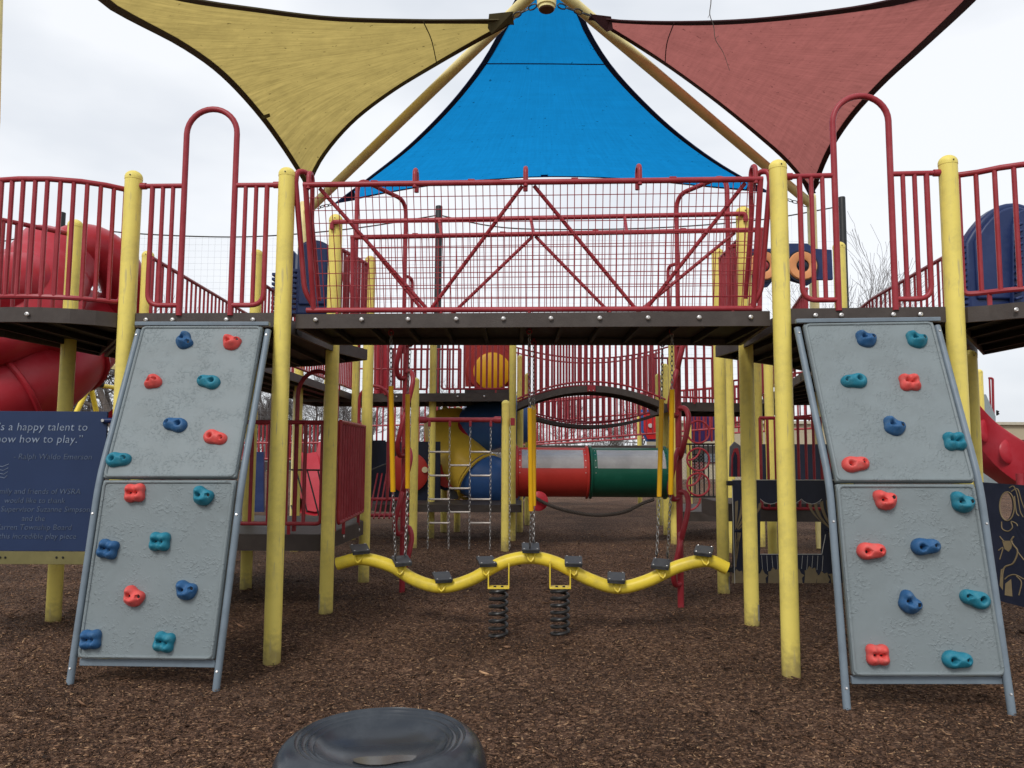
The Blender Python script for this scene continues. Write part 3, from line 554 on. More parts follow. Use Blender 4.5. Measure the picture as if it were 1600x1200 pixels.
barrier('distant bar rail under the right walkway, rising to the right', [P(1130, 668, 16), P(1300, 652, 15)], .95, 18, r=.014, round_=0)

# ================================================================ CLIMBING WALLS
def hold(kind, p, ux, uy, un, size, m, rot, parent, label):
    """lumpy bolt-on grip: height field over a lobed outline, bolt sockets pressed in"""
    lobes = {0: [(-.36, .02, .56, .55), (.42, 0, .44, .42), (.05, 0, .3, .1)], 1: [(-.1, .22, .42, .5), (.2, -.1, .45, .5), (-.35, -.22, .33, .4)],
             2: [(-.35, .34, .40, .62), (.44, .02, .34, .5), (.0, -.32, .42, .5), (-.34, -.22, .36, .36), (.22, -.3, .36, .3), (0, .08, .36, .1)], 3: [(-.36, .32, .38, .5), (.36, .32, .38, .46), (-.35, -.32, .40, .44), (.37, -.32, .38, .48), (0, 0, .4, .05)]}[kind]
    holes = {0: [(-.34, -.04, .12), (.46, 0, .10)], 1: [(-.28, -.02, .11), (.22, 0, .10)], 2: [(-.22, -.03, .12), (.46, 0, .11)], 3: [(-.25, -.02, .10), (.22, -.04, .10)]}[kind]
    dish = {0: (-.36, .02, .33, .30), 3: (0, .0, .24, .18)}.get(kind)
    NA, NR = 36, 13; cr_, sr_ = math.cos(rot), math.sin(rot)
    out = []
    for k in range(NA):
        a = 2 * PI * k / NA; c, s = math.cos(a), math.sin(a); r = 1.3
        while r > .1 and sum(math.exp(-((r * c - x) ** 2 + (r * s - y) ** 2) / (w * w * .72)) for x, y, w, h in lobes) < .30: r -= .015
        out.append(r)
    vs = []
    def hgt(x, y, f):
        h = .42 * (1 - f ** 3.2) ** .6 + sum(hh * .62 * math.exp(-((x - lx) ** 2 + (y - ly) ** 2) / (w * w * .42)) for lx, ly, w, hh in lobes) * (1 - f ** 4) - .1
        if dish: h -= dish[3] * 1.25 * math.exp(-((x - dish[0]) ** 2 + (y - dish[1]) ** 2) / (dish[2] ** 2 * .32))
        for hx, hy, hr in holes: h -= .36 * math.exp(-(((x - hx) ** 2 + (y - hy) ** 2) / (hr * hr * 1.5)) ** 2)
        return max(h, -.1)
    for j in range(NR + 2):
        for k in range(NA):
            a = 2 * PI * k / NA; f = min(1, j / NR); r = out[k] * math.sin(f * PI / 2) ** .9; x, y = r * math.cos(a), r * math.sin(a)
            h = hgt(x, y, f)
            if j >= NR: h = 0 if j == NR else -.1
            X, Y = x * cr_ - y * sr_, x * sr_ + y * cr_
            vs.append(p + (ux * X + uy * Y) * size / 2 + un * (h * size / 2 * 1.05))
    fs = []
    for j in range(1, NR + 2):
        for k in range(NA): k2 = (k + 1) % NA; fs.append(((j - 1) * NA + k, (j) * NA + k, (j) * NA + k2, (j - 1) * NA + k2))
    q = MB(); q.add(vs, fs); q.add([vs[k] for k in range(NA)], [tuple(range(NA))])
    o = q.build('climbing_hold', m, parent, angle=60); o['label'] = label
    for hx, hy, hr in holes:
        X, Y = hx * cr_ - hy * sr_, hx * sr_ + hy * cr_; q = MB(); q.lathe([(hr * size * .72, -.01), (hr * size * .72, .002)], p + (ux * X + uy * Y) * size / 2 + un * (max(.02, hgt(hx, hy, .3)) * size / 2 * 1.05 + .003), 14, un); bo = q.build('bolt_hole', H_DRK, o)
    return o
HM = {'r': (H_RED, 'red'), 'b': (H_BLUE, 'dark blue'), 't': (H_TEAL, 'teal')}
def climbing_wall(label, TLp, TRp, KLp, KRp, BLp, BRp, GL, GR, holds, railpx):
    base = (GL + GR) / 2; t_ = thing('climbing_wall', label, 'climbing wall', (base.x, base.y, 0), 'grey climbing walls')
    def slab(a, b_, c, d, name):          # a,b top; c,d bottom
        n_ = (b_ - a).cross(c - a).normalized(); n_ = n_ if n_.y < 0 else -n_; q = MB(); q.prism([a, b_, d, c], -n_ * .05)
        o = q.build(name, WALL, t_, bevel=.012)
        i = lambda u, v: a.lerp(b_, u).lerp(c.lerp(d, u), v)
        q = MB(); fr = .018                # raised rounded edge of the moulding
        q.tube(fillet([i(.5, .012), i(.016, .012), i(.016, .99), i(.984, .99), i(.984, .012), i(.5, .012)], .03, 4), .011, 8); q.build('moulded_edge', WALL, o)
        return n_
    nU = slab(TLp, TRp, KLp, KRp, 'upper_panel'); g0 = (BLp - KLp).normalized() * .012; nL = slab(KLp + g0 - nU * .012, KRp + g0 - nU * .012, BLp, BRp, 'lower_panel')
    q = MB(); q.beam(BLp - nL * .045 - Vector((0, 0, .03)), BRp - nL * .045 - Vector((0, 0, .03)), .03, .045); q.build('bottom_rail', RAIL, t_, bevel=.004)
    q = MB(); q.beam(TLp + Vector((-.05, .01, .015)), TRp + Vector((.05, .01, .015)), .05, .03); q.build('top_strip', RAIL, t_, bevel=.005)
    for s, (T_, K_, B_, g_) in ((-1, (TLp, KLp, BLp, GL)), (1, (TRp, KRp, BRp, GR))):
        d = (TRp - TLp).normalized() * (.035 * s); path = fillet([T_ + d - nU * .03 + Vector((0, 0, -.02)), K_ + d - nU * .03, g_ + Vector((0, 0, -.1))], .16, 7)
        q = MB(); q.tube(path, .0235, 14); rl = q.build('leg_rail', RAIL, t_)
        for f in (.02, .55, .93): pp = along(path, f); q = MB(); q.lathe([(.009, 0), (.006, .006)], pp + nU * .022, 10, nU); q.build('rivet', BOLT, rl)
    for px, py, c, kd, rot in holds:
        r = ray(px, py); done = False
        for a, b_, cc, n_ in ((TLp, TRp, KLp, nU), (KLp, KRp, BLp, nL)):
            s = (a - CAM).dot(n_) / r.dot(n_); h = CAM + r * s
            if (n_ is nU and h.z > KLp.z) or n_ is nL:
                ux = (b_ - a).normalized(); uy = n_.cross(ux); uy = uy if uy.z > 0 else -uy
                hold(kd, h, ux, uy, n_, (.205, .195, .185, .185)[kd], HM[c][0], R(rot), t_, HM[c][1] + ' climbing hold'); break
    return t_
Yt = 5.72
climbing_wall('left grey climbing wall with fifteen coloured holds, bent at mid height', P(222, 509, Yt), P(410, 509, Yt - .03), P(160, 746, 5.24), P(368, 746, 5.2), P(120, 1028, 5.11), P(333, 1031, 5.06), G(107, 1067), G(336, 1072),
    [(290, 533, 'b', 2, -35), (363, 535, 'r', 2, 10), (241, 597, 'r', 1, 5), (326, 597, 't', 0, 170), (274, 664, 'b', 0, 172), (338, 685, 'r', 0, -12), (187, 719, 't', 0, 3), (211, 770, 'r', 3, 3), (318, 774, 't', 2, 0), (169, 858, 'b', 3, -12), (250, 846, 't', 3, -2), (210, 931, 'r', 2, -5), (292, 921, 'b', 2, 8), (142, 999, 'b', 3, 2), (257, 1003, 't', 3, -10)], None)
climbing_wall('right grey climbing wall with fifteen coloured holds, bent at mid height', P(1255, 505, 5.42), P(1458, 502, 5.33), P(1307, 752, 4.93), P(1524, 752, 4.85), P(1333, 1056, 4.79), P(1572, 1056, 4.70), G(1324, 1100), G(1583, 1110),
    [(1353, 530, 'b', 2, 2), (1432, 531, 't', 2, 0), (1333, 596, 't', 0, -175), (1421, 598, 'r', 3, 0), (1397, 666, 'b', 2, -8), (1491, 690, 't', 3, 0), (1337, 726, 'r', 0, 8), (1383, 780, 'r', 2, 12), (1504, 784, 't', 2, 0), (1362, 861, 'r', 0, 4), (1447, 854, 'b', 0, 5), (1422, 941, 'b', 2, -22), (1522, 935, 't', 0, 165), (1371, 1023, 'r', 3, 0), (1496, 1031, 't', 0, 0)], None)

# ================================================================ WAVY BALANCE BEAM
YB = 6.62
wp = [(527, 881), (565, 873), (610, 884), (650, 907), (691, 917), (735, 906), (785, 879), (829, 871), (870, 880), (920, 905), (965, 918), (1010, 908), (1060, 885), (1105, 876), (1136, 888)]
yb = lambda px: 6.78 - (px - 525) / 610 * .22
t_ = thing('wobble_beam', 'wavy yellow balance beam with black foot plates on two black springs', 'balance beam', (.15, YB, 0))
beam = spline([P(x, y, yb(x)) for x, y in wp], 6)
q = MB(); q.tube(beam, .054, 20); q.build('wavy_pipe', YELB, t_)
plates = [(562, 862, 14, 8), (627, 878, 14, 8), (691, 902, 10, 4), (760, 878, 8, 2), (829, 860, 0, 0), (896, 880, -3, -2), (963, 905, -6, -5), (1033, 881, -12, -9), (1100, 868, -14, -12)]
for px, py, ya, tl in plates:
    pipe = min(beam, key=lambda p: abs(p.x - P(px, py, yb(px)).x)); c = Vector((P(px, py, yb(px)).x, yb(px), pipe.z + .088)); rt = Euler((R(9), R(-tl * .35), R(ya * 1.3)), 'XYZ').to_matrix()
    q = MB(); q.box(c, (.15, .22, .016), rt); pl = q.build('foot_plate', RUB, t_, bevel=.003)
    q = MB(); q.box(c + rt @ Vector((0, -.102, -.014)), (.145, .012, .02), rt); q.box(c + rt @ Vector((0, .102, -.014)), (.145, .012, .02), rt); q.build('plate_lip', RUB, pl, bevel=.004)
    for sx in (-.055, .055):
        for sy in (-.095, .095): q = MB(); q.lathe([(.007, 0), (.005, .004)], c + rt @ Vector((sx, sy, .011)), 8); q.build('bolt', BOLT, pl)
    q = MB(); q.tube([c + rt @ Vector((-.05, -.03, -.012)), Vector((c.x - .018, c.y - .067, pipe.z - .01)), Vector((c.x, c.y - .07, pipe.z - .025)), Vector((c.x + .018, c.y - .067, pipe.z - .01)), c + rt @ Vector((.05, -.03, -.012))], .009, 8); q.build('saddle_bracket', YELB, pl)
for px in (779, 875):
    b_ = G(px, 990); top = P(px, 919, 6.52 if px < 800 else 6.58)
    b_ = Vector((top.x, top.y, gz(top.x, top.y) - .02)); sp = thing('coil_spring', 'x', 'spring', b_); tag(sp, ('left' if px < 800 else 'right') + ' black coil spring under the wavy yellow beam', 'spring', 'coil springs under the beam')
    H_ = top.z - b_.z; q = MB(); nt_ = 7; K = 150; q.tube([b_ + Vector((.071 * math.cos(2 * PI * nt_ * i / K), .071 * math.sin(2 * PI * nt_ * i / K), H_ * i / K)) for i in range(K + 1)], .0145, 8); q.build('coil', SPR, sp)
    q = MB(); q.lathe([(.085, -.02), (.085, .012), (.07, .02)], b_, 20); q.build('base_ring', SPR, sp)
    for sx in (-.085, .085):
        pp = min(beam, key=lambda p: abs(p.x - top.x - sx)); q = MB(); q.box((top.x + sx, top.y, (top.z + pp.z) / 2), (.010, .06, pp.z - top.z)); q.build('bracket_arm', YELB, sp, bevel=.002)
    q = MB(); q.box(top + Vector((0, 0, .008)), (.178, .12, .012)); q.build('bracket_plate', YELB, sp, bevel=.003)
    for sx in (-.03, .03): q = MB(); q.box(top + Vector((sx, -.03, .018)), (.022, .022, .012)); q.build('nut', SPR, sp)

# ================================================================ CHAINS
def links(q, a, b_, pitch=.036, wr=.0038, ln=.048, w=.012):
    a = Vector(a); b_ = Vector(b_); d = b_ - a; n_ = max(2, int(d.length / pitch)); t0 = d.normalized(); s0 = t0.orthogonal().normalized(); s1 = t0.cross(s0)
    for i in range(n_):
        c = a + d * ((i + .5) / n_); sx = s0 if i % 2 else s1; pts = []
        for k in range(8): an = 2 * PI * k / 8; pts.append(c + sx * (w * math.cos(an)) + t0 * (ln / 2 * math.sin(an)))
        q.tube(pts, wr, 4, closed=True)
def hand_chain(label, top, s0, s1, bot):
    t_ = thing('hand_chain', label, 'chain', bot, 'hand chains hanging from the bridge over the beam')
    q = MB(); links(q, top, s0); q.build('upper_chain', STEEL, t_); q = MB(); q.tube([s0, s0.lerp(s1, .5), s1], .021, 12); q.build('grip_sleeve', SLEEVE, t_)
    q = MB(); links(q, s1, bot); q.build('lower_chain', STEEL, t_); q = MB(); q.torus(top + Vector((0, 0, .012)), (0, 1, 0), .02, .006, 12, 6); q.tube([top + Vector((0, 0, .02)), top + Vector((0, 0, .07))], .012, 8); q.build('hanger_eye', RED, t_)
    q = MB(); q.torus(bot, (1, 0, 0), .02, .006, 12, 6); q.build('shackle', SPR, t_)
hand_chain('front hand chain with yellow sleeve left of the red twisted climber', P(611, 522, 6.25), P(611, 603, 6.35), P(614, 768, 6.5), P(618, 872, 6.66))
hand_chain('rear hand chain with yellow sleeve right of the left twisted climber', P(641, 540, 6.75), P(637, 616, 6.78), P(637, 763, 6.82), P(633, 868, 6.86))
hand_chain('front hand chain with yellow sleeve above the middle foot plate', P(827, 520, 6.15), P(828, 637, 6.3), P(830, 798, 6.45), P(828, 853, 6.58))
hand_chain('rear hand chain of the middle pair, half hidden by the front one', P(834, 537, 6.7), P(834, 640, 6.72), P(834, 790, 6.75), P(834, 848, 6.78))
hand_chain('left hand chain of the right pair, with yellow sleeve over the green tunnel', P(1035, 540, 6.75), P(1034, 624, 6.75), P(1030, 776, 6.75), P(1026, 866, 6.75))
hand_chain('right hand chain of the right pair, with yellow sleeve beside the twisted climber', P(1050, 520, 6.1), P(1050, 608, 6.2), P(1048, 772, 6.4), P(1043, 868, 6.62))

# ================================================================ TWISTED CLIMBERS
def twisted(label, base, ztop, s):
    t_ = thing('twisted_climber', label, 'climber', base, 'red twisted climbers'); q = MB(); q.tube([(base.x, base.y, -.1), (base.x, base.y, ztop)], .032, 14); q.build('centre_pole', RED, t_)
    h = .47; k = 0; z = .22
    while z < ztop - .1:
        az = R(90 + (20 if k % 2 else -17) * s + (k % 3 - 1) * 5) + math.atan2(base.x, base.y); d = Vector((math.cos(az), -math.sin(az), 0)); b_ = Vector((base.x, base.y, z)); side = d.cross(Vector((0, 0, 1))) * .03
        pts = [b_, b_ + d * .10 + side, b_ + d * .17 + Vector((0, 0, h * .22)) + side, b_ + d * .185 + Vector((0, 0, h * .5)), b_ + d * .17 + Vector((0, 0, h * .8)) - side, b_ + d * .10 + Vector((0, 0, h)) - side, b_ + Vector((0, 0, h + .01))]
        q = MB(); q.tube(spline(pts, 5), .027, 10); q.build('climbing_loop', RED, t_); z += .415; k += 1
twisted('red twisted climber with half loops, at the left end of the wavy beam', Vector((cork := G(628, 927)).to_tuple()), DK + .1, 1)
twisted('red twisted climber with half loops, at the right end of the wavy beam', G(1064, 947), DK + .1, -1)

# ================================================================ CHAIN LADDER
t_ = thing('chain_ladder', 'red crossbeam with hanging chains and pale metal rungs between two yellow posts', 'chain ladder', (J1 + J2) / 2)
a = P(657, 656, J1.y); b_ = P(782, 656, J2.y); q = MB(); q.tube([a, b_], [.038, .038], 14); q.build('crossbeam', RED, t_)
for p, s in ((a, 1), (b_, -1)): q = MB(); q.tube([p - Vector((.01 * s, 0, 0)), p + Vector((.09 * s, 0, 0)), p + Vector((.11 * s, 0, 0))], [.055, .055, .04], 14); q.build('beam_end', RED, t_)
q = MB(); p = P(801, 659, J2.y - .05); q.box(p, (.07, .1, .12)); q.build('end_bracket', RED, t_, bevel=.006)
cx = [671, 703, 735, 767, 797]
for x in cx:
    q = MB(); pt = P(x, 664, 12.2); links(q, pt, Vector((pt.x, 12.2, -.01)),   .055, .0045, .07, .015); q.build('chain', STEEL, t_)
    if x < 790: q = MB(); q.box(pt + Vector((0, 0, .02)), (.04, .05, .09)); q.build('chain_bracket', RED, t_, bevel=.004)
for xa, xb, yy in ((671, 703, (704, 741, 778, 815)), (703, 735, (725, 761, 798)), (735, 767, (704, 741, 778, 815))):
    for y in yy: q = MB(); a = P(xa, y + 1, 12.2); b_ = P(xb, y + 1, 12.2); dz_ = Vector((0, 0, .02)); q.tube([a - dz_ * 0, a.lerp(b_, .06) - dz_ * .6, b_.lerp(a, .06) - dz_ * .6, b_], .016, 8); q.build('rung', RUNG, t_)

# ================================================================ CRAWL TUNNEL
def tunnel(label, xa, xb, Y, zc, r, m, lip):
    t_ = thing('crawl_tunnel', label, 'tunnel', ((xa + xb) / 2, Y, zc), 'crawl tunnel sections'); n_ = 40; q = MB()
    w0, w1 = R(12), R(62)                 # clear window over the upper front, angles measured from facing the camera upwards
    def ring(x, rr, a0, a1, k): return [Vector((x, Y - rr * math.cos(a0 + (a1 - a0) * i / k), zc + rr * math.sin(a0 + (a1 - a0) * i / k))) for i in range(k + 1)]
    wx0, wx1 = xa + .16 * (xb - xa) * .6, xb - .16 * (xb - xa) * .6
    for rr, fl in ((r, 1), (r - .012, -1)):
        q.grid([ring(x, rr, w1, w0 + 2 * PI, n_)[::fl] for x in (xa, wx0, wx1, xb)]); q.grid([ring(x, rr, w0, w1, 8)[::fl] for x in (xa, wx0)]); q.grid([ring(x, rr, w0, w1, 8)[::fl] for x in (wx1, xb)])
    q.build('tube_shell', m, t_)
    q = MB(); q.grid([ring(x, r + .006, w0 - .03, w1 + .03, 8) for x in (wx0 - .02, wx1 + .02)]); q.grid([ring(x, r + .001, w0 - .03, w1 + .03, 8)[::-1] for x in (wx0 - .02, wx1 + .02)]); q.build('clear_window', CLEAR, t_)
    for x in lip: q = MB(); q.tube([(x - .015, Y, zc), (x + .015, Y, zc)], 0, 4) if 0 else q.torus((x, Y, zc), (1, 0, 0), r + .012, .022, 40, 8); q.build('end_flange', m, t_)
    for x in (wx0 - .05, wx1 + .05):
        for an in (.0, .22, .5, .8, 1.05): q = MB(); d = Vector((0, -math.cos(an), math.sin(an))); q.lathe([(.011, 0), (.007, .008)], Vector((x, Y, zc)) + d * (r - .002), 8, d); q.build('bolt', BOLT, t_)
CLEAR = mat('scratched_clear_plastic', (.42, .41, .40), .42, .12, 3, dirt=(.75, .73, .70), dscale=2, damt=.6)
b = CLEAR.node_tree.nodes['Principled BSDF']; b.inputs['Transmission Weight'].default_value = .25; b.inputs['Alpha'].default_value = .55
YT = 12.9; zc = P(925, 739, YT - .42).z; rT = .41; xm = P(923, 739, YT - .42).x
tunnel('red section of the crawl tunnel with a scratched clear window', P(806, 739, YT - .42).x, xm - .01, YT, zc, rT, REDB, (P(808, 739, YT - .42).x, xm - .03))
tunnel('dark green section of the crawl tunnel with a scratched clear window', xm + .01, P(1052, 739, YT - .42).x, YT, zc, rT, GREEN, (xm + .03, P(1046, 739, YT - .42).x))
t_ = thing('hanging_rope', 'dark twisted rope sagging below the crawl tunnel', 'rope', P(925, 800, 12.2))
q = MB(); rp = spline([P(835, 777, 12.3), P(860, 790, 12.3), P(895, 800, 12.3), (P(935, 805, 12.3)), P(975, 800, 12.3), P(1003, 787, 12.3), P(1022, 780, 12.3)], 6)
for ph in (0, 2.1, 4.2):
    pts = []
    for i in range(160):
        p = along(rp, i / 159); pts.append(p + Vector((0, .016 * math.cos(i * .55 + ph), .016 * math.sin(i * .55 + ph))))
    q.tube(pts, .016, 5)
q.build('rope_strands', ROPE, t_)
q = MB(); p = P(841, 783, 12.4); q.lathe([(.12, -.03), (.16, 0), (.12, .03)], p, 16, (0, 1, 0)); q.build('red_knob', REDP, t_)

# ================================================================ SPIRAL SLIDES
def helix(c, R_, a0, a1, z0, z1, n_): return [Vector((c[0] + R_ * math.cos(a0 + (a1 - a0) * i / n_), c[1] + R_ * math.sin(a0 + (a1 - a0) * i / n_), z0 + (z1 - z0) * i / n_)) for i in range(n_ + 1)]
t_ = thing('spiral_tube_slide', 'far spiral tube slide in yellow, blue and red sections behind the chain ladder', 'slide', P(760, 800, 15.5))
Ys = 15.6; A = P(815, 645, 16.4); pts = [P(830, 640, 16.5), P(780, 650, 16.0), P(745, 655, 16.3), P(722, 668, 16.0), P(712, 700, 15.2), P(728, 722, 14.6), P(752, 742, 14.4), P(785, 748, 14.6), P(815, 768, 15.2)]
path = spline([P(835, 640, 16.3), P(770, 664, 15.9), P(738, 668, 16.2)], 8)
q = MB(); q.tube(spline([P(815, 640, 16.8), P(795, 650, 16.3), P(768, 668, 15.7)], 8), .36, 28); q.build('orange_section', YSL, t_)
q = MB(); q.tube(spline([P(812, 655, 15.8), P(780, 660, 15.5), P(752, 668, 15.4), P(738, 672, 15.5)], 8), [.50] * 25, 32); q.build('blue_section', BLUE, t_)
q = MB(); q.tube(spline([P(755, 664, 15.6), P(735, 672, 15.5), P(722, 690, 15.4)], 8), .47, 32); q.build('red_section', REDP, t_)
q = MB(); q.tube(spline([P(700, 655, 15.6), P(705, 690, 15.4), P(722, 722, 15.1), P(745, 742, 14.9)], 8), .50, 32); q.build('yellow_section', YSL, t_)
q = MB(); q.torus(P(748, 745, 14.85), (P(745, 742, 14.9) - P(722, 722, 15.1)), .51, .03, 36, 6); q.build('joint_flange', YSL, t_)
q = MB(); q.tube(spline([P(740, 738, 14.95), P(760, 748, 14.8), P(778, 755, 14.9), P(790, 758, 15.6)], 8), .47, 32); q.build('lower_blue_section', BLUE, t_)
t_ = thing('spiral_tube_slide', 'big red spiral slide behind the left balcony, sweeping below the deck', 'slide', P(60, 640, 8.6))
c = P(84, 450, 8.9); up_path = spline([P(95, 398, 8.7), P(125, 386, 8.8), P(155, 392, 9.0), P(184, 420, 9.2), P(200, 470, 9.5), P(204, 540, 9.7)], 8)
q = MB(); n_ = len(up_path); q.tube(up_path, [.27] * n_, 36, caps=False); q.build('upper_tube', REDP, t_)
q = MB(); q.tube(spline([P(118, 378, 8.8), P(96, 400, 8.7), P(72, 430, 8.5), P(55, 475, 8.3), P(40, 540, 8.1)], 8), [.20, .25, .29, .33, .36, .39, .41, .43] + [.45] * 8 + [.47] * 17, 36); q.build('slide_body', REDP, t_)
q = MB(); q.tube(spline([P(62, 440, 8.4), P(20, 450, 8.0), P(-60, 470, 7.7)], 8), .36, 28); q.build('left_tube', REDP, t_)
low = spline([P(150, 505, 9.6), P(112, 545, 9.1), P(62, 588, 8.5), P(0, 622, 8.1), P(-90, 645, 8.0)], 8)
q = MB(); q.tube(low, .47, 36); q.build('lower_tube', REDP, t_)
q = MB(); q.tube(spline([P(-90, 520, 7.6), P(-20, 535, 7.7), P(40, 520, 8.1), P(90, 528, 8.6)], 8), .25, 28); q.build('support_skirt', REDP, t_)
for i in (10, 22): q = MB(); q.torus(low[i], low[i + 1] - low[i], .485, .03, 36, 6); q.build('joint_flange', REDP, t_)
q = MB(); p = P(10, 563, 9.6); q.tube([P(-60, 566, 9.8), P(15, 556, 9.8)], .09, 16); tag(q.build('blue_crossbar', BLUE), 'short blue tube behind the big red spiral slide', 'tube')
# straight red slide at right
t_ = thing('straight_slide', 'red straight slide with moulded side walls, descending to the right', 'slide', P(1560, 740, 11))
rows = []; cl = [P(1505, 613, 12.2), P(1526, 637, 12.0), P(1555, 668, 11.7), P(1600, 699, 11.4), P(1660, 738, 11.0)]; q = MB()
for s, (dy, hh) in enumerate(((0, 0), (.55, 0))): pass
sp = spline(cl, 6)
for p in sp: rows.append([p + Vector((0, y, z)) for y, z in ((-.04, -.62), (-.05, .03), (-.03, .075), (.01, .08), (.05, .03), (.06, -.30), (.3, -.38), (.56, -.30), (.57, .03), (.61, .08), (.66, .03), (.66, -.55), (.3, -.62))])
rows = [r + [r[0]] for r in rows]; q.grid(rows); q.build('slide_chute', REDP, t_)
for f in (.25, .5, .75): q = MB(); p = along(sp, f); q.lathe([(.19, 0), (.17, .02), (.12, .035), (.04, .04)], p + Vector((.05, -.05, -.27)), 24, (.25, -1, .1)); q.build('side_boss', REDP, t_)
q = MB(); pp = P(1593, 740, 11.2); q.tube([pp, Vector((pp.x, pp.y, 0))], .05, 12); q.build('support_leg', RED, t_)
t_ = thing('straight_slide', 'short green slide seen through the gap beside the black face panel', 'slide', P(1550, 840, 9.5))
q = MB(); sp = spline([P(1530, 785, 9.5), P(1552, 808, 9.4), P(1575, 828, 9.2), P(1620, 860, 9.0)], 5); q.grid([[p + Vector((0, y, z)) for y, z in ((-.03, -.5), (-.04, .02), (0, .05), (.04, .02), (.05, -.15), (.4, -.15), (.42, .05), (.46, -.3), (-.03, -.5))] for p in sp]); q.build('slide_chute', GREEN, t_)
# small distant climbing panel
t_ = thing('climbing_panel', 'small distant grey climbing panel under the red straight slide', 'climbing panel', P(1545, 750, 13.3))
q = MB(); q.prism([P(1500, 725, 13.3), P(1564, 725, 13.3), P(1566, 758, 13.2), P(1500, 758, 13.2)], (0, .05, 0)); q.build('lower_panel', WALL, t_, bevel=.01)
q = MB(); q.prism([P(1534, 616, 13.9), P(1541, 616, 13.9), P(1556, 650, 13.7), P(1558, 722, 13.3), P(1500, 722, 13.3)], (0, .05, 0)); q.build('upper_panel', WALL, t_, bevel=.01)
hold(3, P(1548, 735, 13.25), Vector((1, 0, 0)), Vector((0, 0, 1)), Vector((0, -1, 0)), .17, H_TEAL, 0, t_, 'teal climbing hold'); hold(2, P(1567, 738, 13.2), Vector((.5, .8, 0)), Vector((0, 0, 1)), Vector((.8, -.5, 0)), .13, H_DRK, 0, t_, 'dark climbing hold')
hold(2, P(1557, 645, 13.75), Vector((.5, .8, 0)), Vector((0, 0, 1)), Vector((.8, -.5, 0)), .13, H_DRK, 0, t_, 'dark climbing hold')
t_ = thing('railing', 'small red rail frame beside the distant yellow post above the red slide', 'railing', P(1550, 640, 14.2))
q = MB(); q.tube(fillet([P(1545, 591, 14.2), P(1551, 591, 14.2), P(1553, 688, 14.2)], .05), .022, 8); q.build('outer_bar', RED, t_); q = MB(); q.tube([P(1546, 592, 14.4), P(1550, 688, 14.3)], .016, 8); q.build('inner_bar', RED, t_)
q = MB(); q.tube([P(1522, 588, 13.6), P(1533, 587, 13.6)], .022, 8); q.build('top_rail', RED, t_); q = MB(); q.box(P(1527, 601, 13.6), (.05, .05, .3)); q.build('navy_block', NAVY, t_)

# ================================================================ TUBE ENTRY HOODS AND PANELS
def hood(label, x0, x1, Y, ybot, ytop, d, ribs, st=.18):
    t_ = thing('slide_hood', label, 'slide hood', P((x0 + x1) / 2, ybot, Y), 'navy slide hoods')
    a = P(x0, ybot, Y); b_ = P(x1, ybot, Y); zt_ = P((x0 + x1) / 2, ytop, Y).z; w = b_.x - a.x
    out = []
    for i in range(17):
        f = i / 16; s = math.sin(PI * (st + (1 - 2 * st) * f)); out.append(Vector((a.x + w * f, Y, a.z + (zt_ - a.z) * (s ** .55))))
    poly = [a] + out + [b_]; q = MB(); q.prism(poly, (0, d, 0)); q.build('moulded_hood', NAVY, t_, bevel=.03)
    c = sum(poly, Vector()) / len(poly); q = MB(); q.prism([c + (p - c) * .84 + Vector((0, -.03, -.01)) for p in poly], (0, .05, 0)); q.build('raised_face', NAVY, t_, bevel=.02)
    for xx, s in ((a.x, -1), (b_.x, 1)):
        q = MB()
        for k in range(ribs): z = a.z + (zt_ - a.z) * (.04 + .62 * k / ribs); q.box((xx + s * .012, Y + d * .35, z), (.07, d * .6, (zt_ - a.z) * .38 / ribs))
        q.beam((xx - s * .012, Y + d * .4, a.z), (xx - s * .012, Y + d * .4, a.z + (zt_ - a.z) * .66), .03, d * .5); q.build('side_ribs', NAVY, t_, bevel=.006)
    return t_
hood('dome-topped navy slide hood behind the left end of the bridge', 461, 513, 8.9, 492, 374, .3, 9, .32)
hood('narrow ribbed navy slide hood right of the left arch rail', 428, 458, 9.6, 492, 384, .2, 9, .3)
hd = hood('large navy slide hood at the far right behind the balcony rail', 1514, 1672, 7.0, 488, 316, .16, 12, .14)
q = MB(); q.prism([P(1583, 487, 6.93), P(1583, 350, 6.93), P(1592, 330, 6.93), P(1604, 326, 6.93), P(1604, 487, 6.93)], (0, .06, 0)); q.build('ribbed_column', NAVY, hd, bevel=.012)
for k in range(13): q = MB(); q.beam(P(1586, 478 - 10.4 * k, 6.90), P(1598, 474 - 10.4 * k, 6.88), .05, .026); q.build('rib', NAVY, hd, bevel=.008)
t_ = thing('play_panel', 'navy panel with two orange ring gears beside the right front post', 'play panel', P(1240, 420, 7.75))
Yp = 7.8; pl = [P(x, y, Yp) for x, y in ((1176, 448), (1174, 388), (1224, 388), (1232, 380), (1262, 380), (1272, 388), (1300, 390), (1302, 437), (1275, 437), (1262, 446), (1235, 438), (1208, 438), (1200, 448), (1182, 450))]
q = MB(); q.prism(pl, (0, .04, 0)); q.build('backing_panel', NAVY, t_, bevel=.008)
